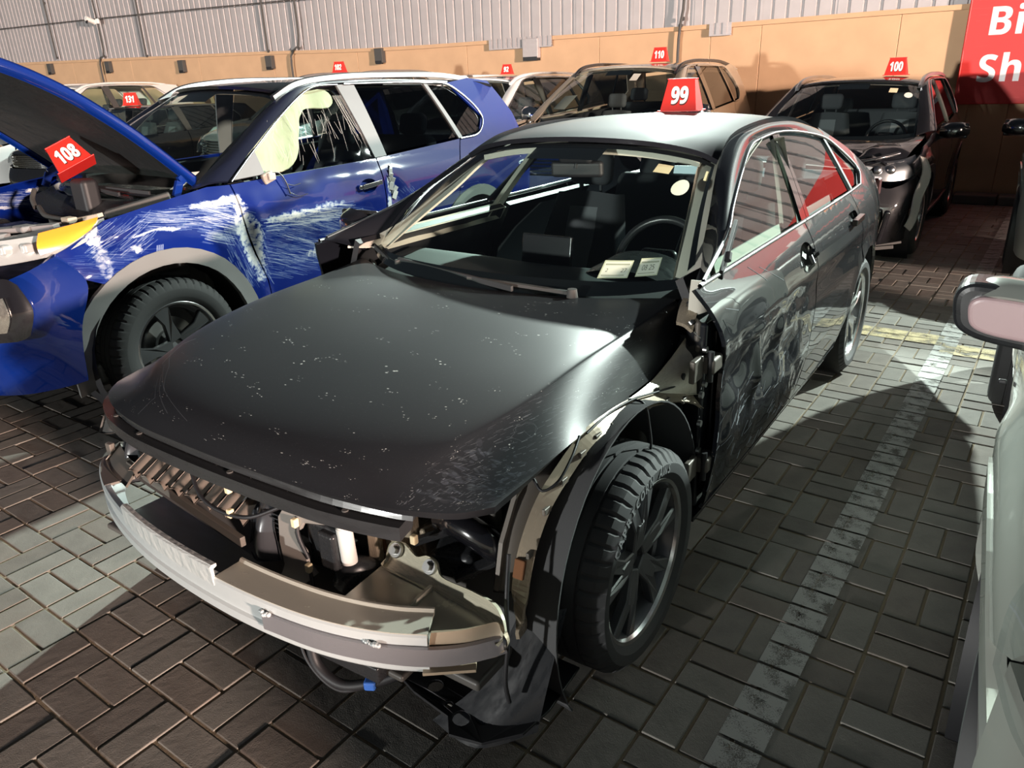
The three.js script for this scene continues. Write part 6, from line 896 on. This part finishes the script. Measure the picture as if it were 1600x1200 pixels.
// ---------- the grey car beside the camera ----------
{ const c = thing('suv', 'grey green sport utility car beside the camera at the right edge', 'car', [2.60, 0, 0.12]);
  const S = suvShape({ w: 1.0, h: 0.97, l: 1.05 });
  const b = suvBody(c, S, { paint: M.silverPaint, cell: 0.05, detail: true, clad: M.silverPaint, glass: M.privacy, trim: M.satin, wheelFace: M.rimBright, rails: M.plastic });
  suvFront(c, S, b.q, { paint: M.silverPaint, bowl: M.blackGloss });
  put('amber_reflector', [patch(b.q([[[-0.80, 0.94, 1.86], [-0.84, 0.95, 1.78]], [[-0.815, 0.86, 1.88], [-0.855, 0.88, 1.80]]]).map(r => r.slice(0, 2)), 6, 6, { thick: 0.01 })], M.amber, c);
  const m = new THREE.Group(); m.name = 'door_mirror'; m.position.set(-0.895, 1.012, 0.66); c.add(m); m.userData.label = 'door mirror with a bare pinkish cap in a black frame';
  const out = [[0.08, 0.055], [0.0, 0.068], [-0.12, 0.078], [-0.165, 0.076], [-0.18, 0.06], [-0.178, 0.015], [-0.168, -0.015], [-0.13, -0.036], [-0.02, -0.052], [0.08, -0.064]];
  put('mirror_frame', [at(extrude(smoothPoly(out, 4), 0.10, 0.02, [], 3), 0, 0, -0.05)], M.plastic, m);
  put('mirror_cap', [at(extrude(smoothPoly(out.map(([x, y]) => [x * 0.84 + 0.002, y * 0.66 + 0.006]), 4), 0.03, 0.012, [], 3), 0.0, 0.0, 0.055)], M.pinkCap, m);
  put('mirror_top', [patch([[[-0.165, 0.05, 0.05], [-0.10, 0.075, 0.09], [0.03, 0.065, 0.09]], [[-0.16, 0.085, 0.01], [-0.10, 0.108, 0.03], [0.03, 0.095, 0.03]], [[-0.15, 0.08, -0.05], [-0.10, 0.10, -0.05], [0.03, 0.09, -0.05]]], 14, 8, { thick: 0.008 })], M.silverPaint, m);
  put('mirror_arm', [bar([0.0, -0.07, 0.0], [0.10, -0.06, 0.02], 0.08, 0.05)], M.plastic, m);
  const rw = c.children.filter(q => q.name === 'rear_wheel')[1]; rw.position.x = -0.865; c.children.filter(q => q.name === 'front_wheel')[1].position.x = -0.755;
  const hd = put('side_repeater', [rbox(0.02, 0.012, 0.012, 0.004, -0.945, 0.86, 0.75)], M.black, c);
}
{ const c = thing('suv', 'unseen grey car added to block low lamp light, outside the picture', 'car', [5.05, 0, 0.95]); const S = suvShape({ w: 1, h: 1, l: 1.02 }); const b = suvBody(c, S, { paint: M.silverPaint, cell: 0.2, clad: M.silverPaint, glass: M.privacy }); suvFront(c, S, b.q, { paint: M.silverPaint }); }  // unseen car added to keep the low lamp light off the aisle
// ---------- banner on the wall ----------
{ const t = thing('banner', 'red banner with white lettering Bi and Sh on the wall', 'banner', [0.57, 1.2, WZ + 0.05]);
  const tex = canvasTex(2048, 320, (x, w, h) => { x.fillStyle = '#c62f2d'; x.fillRect(0, 0, w, h); const r = rng(4); for (let i = 0; i < 900; i++) { x.fillStyle = `rgba(${r() < 0.5 ? '235,120,110' : '120,20,20'},0.10)`; x.fillRect(r() * w, r() * h, 3 + r() * 30, 1 + r() * 2); }
    x.fillStyle = '#f3efee'; x.textBaseline = 'alphabetic'; const put = (s, px, py, size, sx = 1) => { x.save(); x.translate(px, py); x.scale(sx, 1); x.font = `bold ${size}px sans-serif`; x.fillText(s, 0, 0); x.restore(); };
    put('Bi', 50, 126, 108); put('Sh', 44, 258, 108); put('Ma', 620, 200, 130); put('4-Bu', 1180, 200, 130);
    x.fillStyle = '#e8873a'; x.beginPath(); x.arc(520, 160, 50, 0, 7); x.fill(); });
  tex.wrapS = tex.wrapT = THREE.ClampToEdgeWrapping;
  put('cloth', [gridGeo(60, 8, (u, v) => V(u * 8.2, v * 1.28, 0.01 + 0.012 * noise(u * 26, v * 3) + 0.02))], std({ map: tex, roughness: 0.6, side: THREE.DoubleSide }), t);
  put('hem', [tube([[0, 0, 0.02], [4, 0, 0.025], [8.2, 0, 0.02]], 0.012, 30, 6), tube([[0, 0, 0.02], [0.0, 0.6, 0.025], [0, 1.28, 0.02]], 0.012, 10, 6)], M.red, t);
  put('tie', [rod([0.0, 0.02, 0.02], [-0.04, -0.02, 0.0], 0.006)], M.black, t);
}
// ---------- pipes, cable, camera and small boxes on the back wall ----------
const PZ = WZ + 0.06;
pipe([[-21.2, 4.5, PZ], [-21.2, 4, PZ], [-21.2, 2.66, PZ]], 'thin downpipe far left on the corrugated wall');
pipe([[-18.85, 4.5, PZ], [-18.85, 2.60, PZ], [-19.05, 2.54, PZ], [-19.05, 1.2, PZ]], 'downpipe with an elbow beside the small camera');
pipe([[-11.5, 4.5, PZ], [-11.5, 2.43, PZ], [-11.7, 2.38, PZ], [-11.7, 1.0, PZ]], 'downpipe with an elbow left of the roof rails of the blue car');
pipe([[-3.14, 4.5, PZ], [-3.14, 2.42, PZ], [-3.17, 2.33, PZ], [-3.17, 0.6, PZ]], 'downpipe with an elbow above the beige car');
pipe([[-16.95, 4.5, PZ], [-16.95, 2.52, PZ]], 'thin downpipe between the small camera and the blue car');
pipe([[-12.45, 4.5, PZ], [-12.45, 2.42, PZ]], 'thin downpipe close left of the elbowed downpipe');
tag(put('wall_cable', [tube([[-29, 3.6, PZ], [-23.8, 3.54, PZ], [-17.3, 3.44, PZ], [-12.5, 3.34, PZ], [-8.5, 3.26, PZ]], 0.012, 60, 6)], M.dustyPlastic), 'cable running along the corrugated wall', 'cable');
{ const t = thing('security_camera', 'small white security camera on the corrugated wall', 'camera', [-18.8, 3.42, PZ + 0.05]); put('camera_body', [cyl(0.06, 0.06, 0.24, 0, 0, 0.12, 1.2, 0.4, 0), rbox(0.12, 0.12, 0.05, 0.02, 0.1, -0.02, 0)], M.white, t); put('camera_lens', [cyl(0.04, 0.04, 0.02, 0.04, -0.04, 0.24, 1.2, 0.4, 0)], M.black, t); }
[[-21.7, 2.40, 'far left'], [-18.75, 2.34, 'right of the elbowed pipe below the camera'], [-15.6, 2.24, 'above the dark windscreen of the blue car'], [-12.45, 2.2, 'left of the blue car roof rail'], [-9.25, 2.19, 'above the middle of the blue car roof']].forEach(([x, y, l]) => { const t = thing('rain_outlet', 'grey rain outlet box ' + l, 'outlet', [x, y, WZ + 0.04]); put('outlet_box', [rbox(0.2, 0.26, 0.1, 0.01, 0, 0, 0)], M.dustyPlastic, t); put('outlet_mouth', [box(0.15, 0.06, 0.06, 0, -0.12, 0.03)], M.black, t); });
{ const notch = (x0, x1, y0, y1, z) => { const g = []; for (let x = x0; x < x1 - 0.02; x += 0.1) g.push(box(Math.min(0.06, x1 - x), y1 - y0, 0.03, x + 0.03, (y0 + y1) / 2, z + 0.012)); g.push(box(x1 - x0, y1 - y0, 0.02, (x0 + x1) / 2, (y0 + y1) / 2, z)); g.push(box(x1 - x0, 0.02, 0.05, (x0 + x1) / 2, y0, z)); return g; };
  struct('sheet_patch', notch(-6.66, -5.4, 2.17, 2.33, WZ + 0.03), ribMat, wallBack); struct('sheet_patch', notch(-2.72, -2.4, 2.17, 2.33, WZ + 0.03), ribMat, wallBack); }
{ const t = thing('rain_outlet', 'larger grey outlet with a dark mouth beside the corrugated notch', 'outlet', [-5.8, 2.1, WZ + 0.04]); put('outlet_box', [rbox(0.3, 0.3, 0.1, 0.01, 0, 0.05, 0)], ribMat, t); put('outlet_mouth', [box(0.28, 0.06, 0.11, 0, -0.11, 0.0)], M.black, t); }
// ---------- floodlights: a head on its arm or pole, a glowing lens and the light in front of it ----------
for (const [x, y, z, ax, ay, az, col, power, rad, hs, label] of FLOODS) {
  const t = thing('floodlight', label, 'floodlight', [x, y, z]); const d = V(ax - x, ay - y, az - z).normalize(), q = new THREE.Quaternion().setFromUnitVectors(V(0, 0, 1), d);
  const head = put('lamp_housing', [rbox(0.34, 0.26, 0.09, 0.02), ...Array.from({ length: 7 }, (_, i) => box(0.012, 0.24, 0.05, -0.14 + i * 0.046, 0, -0.06))], M.plastic, t); head.quaternion.copy(q); head.scale.setScalar(hs);
  const lens = put('lamp_lens', [rbox(0.29, 0.21, 0.01, 0.004, 0, 0, 0.048)], std({ color: C(0.02, 0.02, 0.02), emissive: new THREE.Color(col), emissiveIntensity: 18 }), t); lens.quaternion.copy(q); lens.scale.setScalar(hs);
  put('pole', [cyl(0.06, 0.09, y, -0.0, -y / 2 - 0.1, 0), cyl(0.14, 0.14, 0.06, 0, -y + 0.03, 0)].map(g => g.translate(-d.x * 0.2 * hs, 0, -d.z * 0.2 * hs)), M.dustyPlastic, t);
  const p = d.clone().multiplyScalar(0.12 * hs);
  const L = new THREE.PointLight(col, power, 0, 2); L.position.copy(p); L.castShadow = true; L.shadow.radius = rad; L.shadow.mapSize.set(2048, 2048); L.name = 'floodlight_lamp'; t.add(L);
}
lotSign('99', 'red lot number 99 on the roof of the black sedan', [0.02, 1.474, -0.83], 0.12, [0.0, 0.0], 0.76);
renderer.render(scene, camera);
